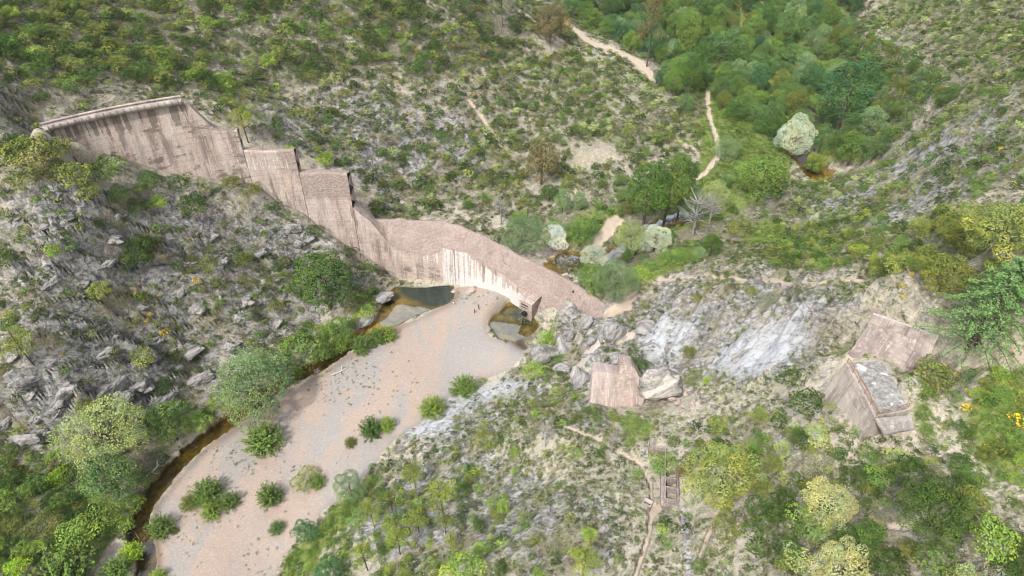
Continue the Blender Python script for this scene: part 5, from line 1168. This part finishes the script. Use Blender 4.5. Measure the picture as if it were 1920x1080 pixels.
# pebbles and fallen leaves floating on the pond, pale stones in the stream
fv, fq = [], []
for k in range(150):
    u, v = random.gauss(985, 17), random.gauss(598, 15)
    if not inpoly(np.array([u]), np.array([v]), L(POOL_B))[0]: continue
    p = bp(u, v, -.43); a = random.uniform(0, 6); s_ = random.uniform(.06, .2); n = len(fv)
    for c in range(4): fv.append(p + [math.cos(a + c * 1.57) * s_, math.sin(a + c * 1.57) * s_ * .7, 0])
    fq.append((n, n + 1, n + 2, n + 3))
o = link('floating_leaves', mesh_np('floating_leaves', np.array(fv), np.array(fq), mat_plain('leaf_litter', (.38, .36, .12)))); o['kind'] = 'stuff'; o['label'] = 'yellowish leaves floating on the right pool'
for k in range(26):
    u, v = random.choice([(random.gauss(355, 8), random.gauss(838, 6)), (random.gauss(262, 6), random.gauss(950, 14)), (random.gauss(700, 8), random.gauss(590, 8)), (random.gauss(1090, 20), random.gauss(488, 6))])
    boulder(u, v, random.uniform(4, 10), .8, 'pale stone standing in shallow water', group='stones in the shallows', name='stone')
# people
def person(p, rz, pose, shirt, trousers, hair, label):
    """one continuous skinned figure; hair is a child"""
    e = {}
    if pose == 'sit': hip = .38; kn = (.42, .46); ft = (.55, .04); lean = .06
    elif pose == 'walk': hip = .92; lean = .04
    else: hip = .93; lean = 0
    V = [(0, 0, hip), (0, lean * .5, hip + .25), (0, lean, hip + .48), (0, lean, hip + .58), (0, lean + .02, hip + .70), (0, lean + .01, hip + .80)]; Rr = [.15, .135, .15, .055, .095, .07]; E_ = [(0, 1), (1, 2), (2, 3), (3, 4), (4, 5)]
    for sx in (-1, 1):
        n = len(V); sw = .16 * sx if pose == 'walk' else .02
        if pose == 'sit': V += [(.11 * sx, .05, hip), (.12 * sx, kn[0], kn[1]), (.12 * sx, ft[0], .08), (.12 * sx, ft[0] + .16, .05)]
        else: V += [(.10 * sx, 0, hip - .06), (.11 * sx, sw * .7 + .03, hip * .52), (.11 * sx, sw * 1.3 - .02, .09), (.12 * sx, sw * 1.3 + .14, .05)]
        Rr += [.105, .07, .048, .045]; E_ += [(0, n), (n, n + 1), (n + 1, n + 2), (n + 2, n + 3)]
        n = len(V); aw = -.15 * sx if pose == 'walk' else .05
        if pose == 'sit': V += [(.19 * sx, lean, hip + .46), (.24 * sx, lean + .12, hip + .24), (.16 * sx, lean + .34, hip + .18), (.14 * sx, lean + .42, hip + .17)]
        else: V += [(.19 * sx, lean, hip + .46), (.24 * sx, lean + aw * .4, hip + .2), (.24 * sx, lean + aw + .08, hip - .04), (.23 * sx, lean + aw + .12, hip - .14)]
        Rr += [.062, .048, .036, .04]; E_ += [(2, n), (n, n + 1), (n + 1, n + 2), (n + 2, n + 3)]
    me = bpy.data.meshes.new('person'); me.from_pydata(V, E_, []); o = bpy.data.objects.new('tmp_person', me); COL.objects.link(o)
    o.modifiers.new('s', 'SKIN'); sub = o.modifiers.new('u', 'SUBSURF'); sub.levels = sub.render_levels = 1
    for i, q in enumerate(me.skin_vertices[0].data): q.radius = (Rr[i], Rr[i] * (.75 if i in (0, 1, 2) else 1)); q.use_root = i == 0
    dg = bpy.context.evaluated_depsgraph_get(); m2 = bpy.data.meshes.new_from_object(o.evaluated_get(dg)); bpy.data.objects.remove(o)
    m2.name = 'person'; m2.materials.clear()
    for c in ((.45, .28, .2), shirt, trousers, (.03, .03, .03)): m2.materials.append(mat_plain('clothing', c, .9, .1))
    for f in m2.polygons:
        z, x = f.center.z, abs(f.center.x); f.material_index = 3 if z < .1 else 0 if z > hip + .56 else (0 if x > .2 and z < hip + .22 and pose != 'sit' else 1 if z > hip + .06 else 2)
        f.use_smooth = True
    o = link('person', m2, None, p, rz); tag(o, label, 'person')
    bm = bmesh.new(); bmesh.ops.create_icosphere(bm, subdivisions=2, radius=1)
    for v in bm.verts: v.co = (v.co.x * .098, v.co.y * .112 - .015 + lean, max(v.co.z, -.25) * .10 + hip + .745)
    hm = bpy.data.meshes.new('hair'); bm.to_mesh(hm); bm.free(); hm.materials.append(mat_plain('hair', hair)); link('hair', hm, o); return o
BL, NV, WH = (.02, .02, .022), (.03, .05, .12), (.6, .6, .6)
for (u, v, rz, pose, sh, tr, lab) in [(851, 571, .5, 'sit', WH, NV, 'person in a white top sitting on the gravel by the green pool'), (890, 587, 2, 'stand', BL, BL, 'person in dark clothes standing on the gravel, nearer the viewer of the pair'), (898, 580, 1, 'walk', BL, NV, 'person in dark clothes walking on the gravel, farther of the pair'),
    (1109, 638, -1.2, 'sit', NV, NV, 'person in blue sitting on the left of the grey saddle path'), (1114, 639, -1.8, 'sit', BL, BL, 'person in black sitting next to the person in blue'), (1128, 638, .4, 'stand', BL, BL, 'person dressed in black standing below the outcrop block'), (1132, 646, 2.6, 'walk', WH, BL, 'person in a white top and dark trousers on the saddle path'), (1144, 639, 1.5, 'sit', BL, BL, 'person crouching in black against the foot of the outcrop block')]:
    person(hit(u, v), rz, pose, sh, tr, (.03, .02, .015), lab)
from mathutils.bvhtree import BVHTree
st = bpy.data.objects['dam_stump']; bv = BVHTree.FromPolygons([v.co + Vector(DORG) for v in st.data.vertices], [tuple(f.vertices) for f in st.data.polygons])
h_ = bv.ray_cast(Vector((0, 0, CAMH)), Vector(ray(1075, 550)))[0]
if h_: person(np.array(h_), .8, 'sit', BL, BL, (.03, .02, .015), 'person in black sitting on the broken top of the dam stump')
# small vehicle in the far clearing
pv = hit(1378, 31); van = thing('parked_van', 'small turquoise van parked in the far valley clearing at the top', 'van', pv, 1.45)
M_VAN = mat_plain('turquoise_paint', (.03, .36, .27), .4, .08); M_GLASS = mat_plain('dark_glass', (.03, .04, .05), .15, .1); M_TYRE = mat_plain('tyre_rubber', (.02, .02, .02))
bm = bmesh.new(); prof = [(-2.1, .45), (-2.1, 1.9), (-1.9, 2.1), (1.0, 2.1), (1.5, 1.3), (2.1, 1.1), (2.15, .45)]
a = [bm.verts.new((-.85, y, z)) for y, z in prof]; b = [bm.verts.new((.85, y, z)) for y, z in prof]
bm.faces.new(a); bm.faces.new(b[::-1])
for k in range(7): bm.faces.new((a[k], b[k], b[(k + 1) % 7], a[(k + 1) % 7]))
bmesh.ops.recalc_face_normals(bm, faces=bm.faces[:]); me = bpy.data.meshes.new('body'); bm.to_mesh(me); bm.free(); me.materials.append(M_VAN); bevel(link('body', me, van), .08)
v, f = box_np(-.72, .72, -.02, .02, -.36, .36); o = link('windscreen', mesh_np('windscreen', v, f, M_GLASS), van, (0, 1.28, 1.72)); o.rotation_euler.x = .56
for sx in (-1, 1):
    v, f = box_np(-.01, .01, -1.5, .8, 1.35, 1.9); link('side_window', mesh_np('side_window', v, f, M_GLASS), van, (.86 * sx, 0, 0))
    for y in (-1.35, 1.35):
        v, f = tube_np([(-.12, y, .34), (.12, y, .34)], [.34, .34], 16); link('wheel', mesh_np('wheel', v, [f, np.array([list(range(16))[::-1], list(range(16, 32))])], M_TYRE), van, (.8 * sx, 0, 0))
# thin valley haze
hz = N('haze_air').m; ht = hz.node_tree; ht.nodes.remove(ht.nodes['Principled BSDF']); pvn = ht.nodes.new('ShaderNodeVolumePrincipled')
pvn.inputs['Color'].default_value = (.88, .94, 1, 1); pvn.inputs['Density'].default_value = .00006; pvn.inputs['Anisotropy'].default_value = .2
ht.links.new(pvn.outputs[0], ht.nodes['Material Output'].inputs['Volume'])
v, f = box_np(-5200, 5200, -5200, 5200, -80, 330); o = link('haze', mesh_np('haze', v, f, hz)); o['kind'] = 'stuff'
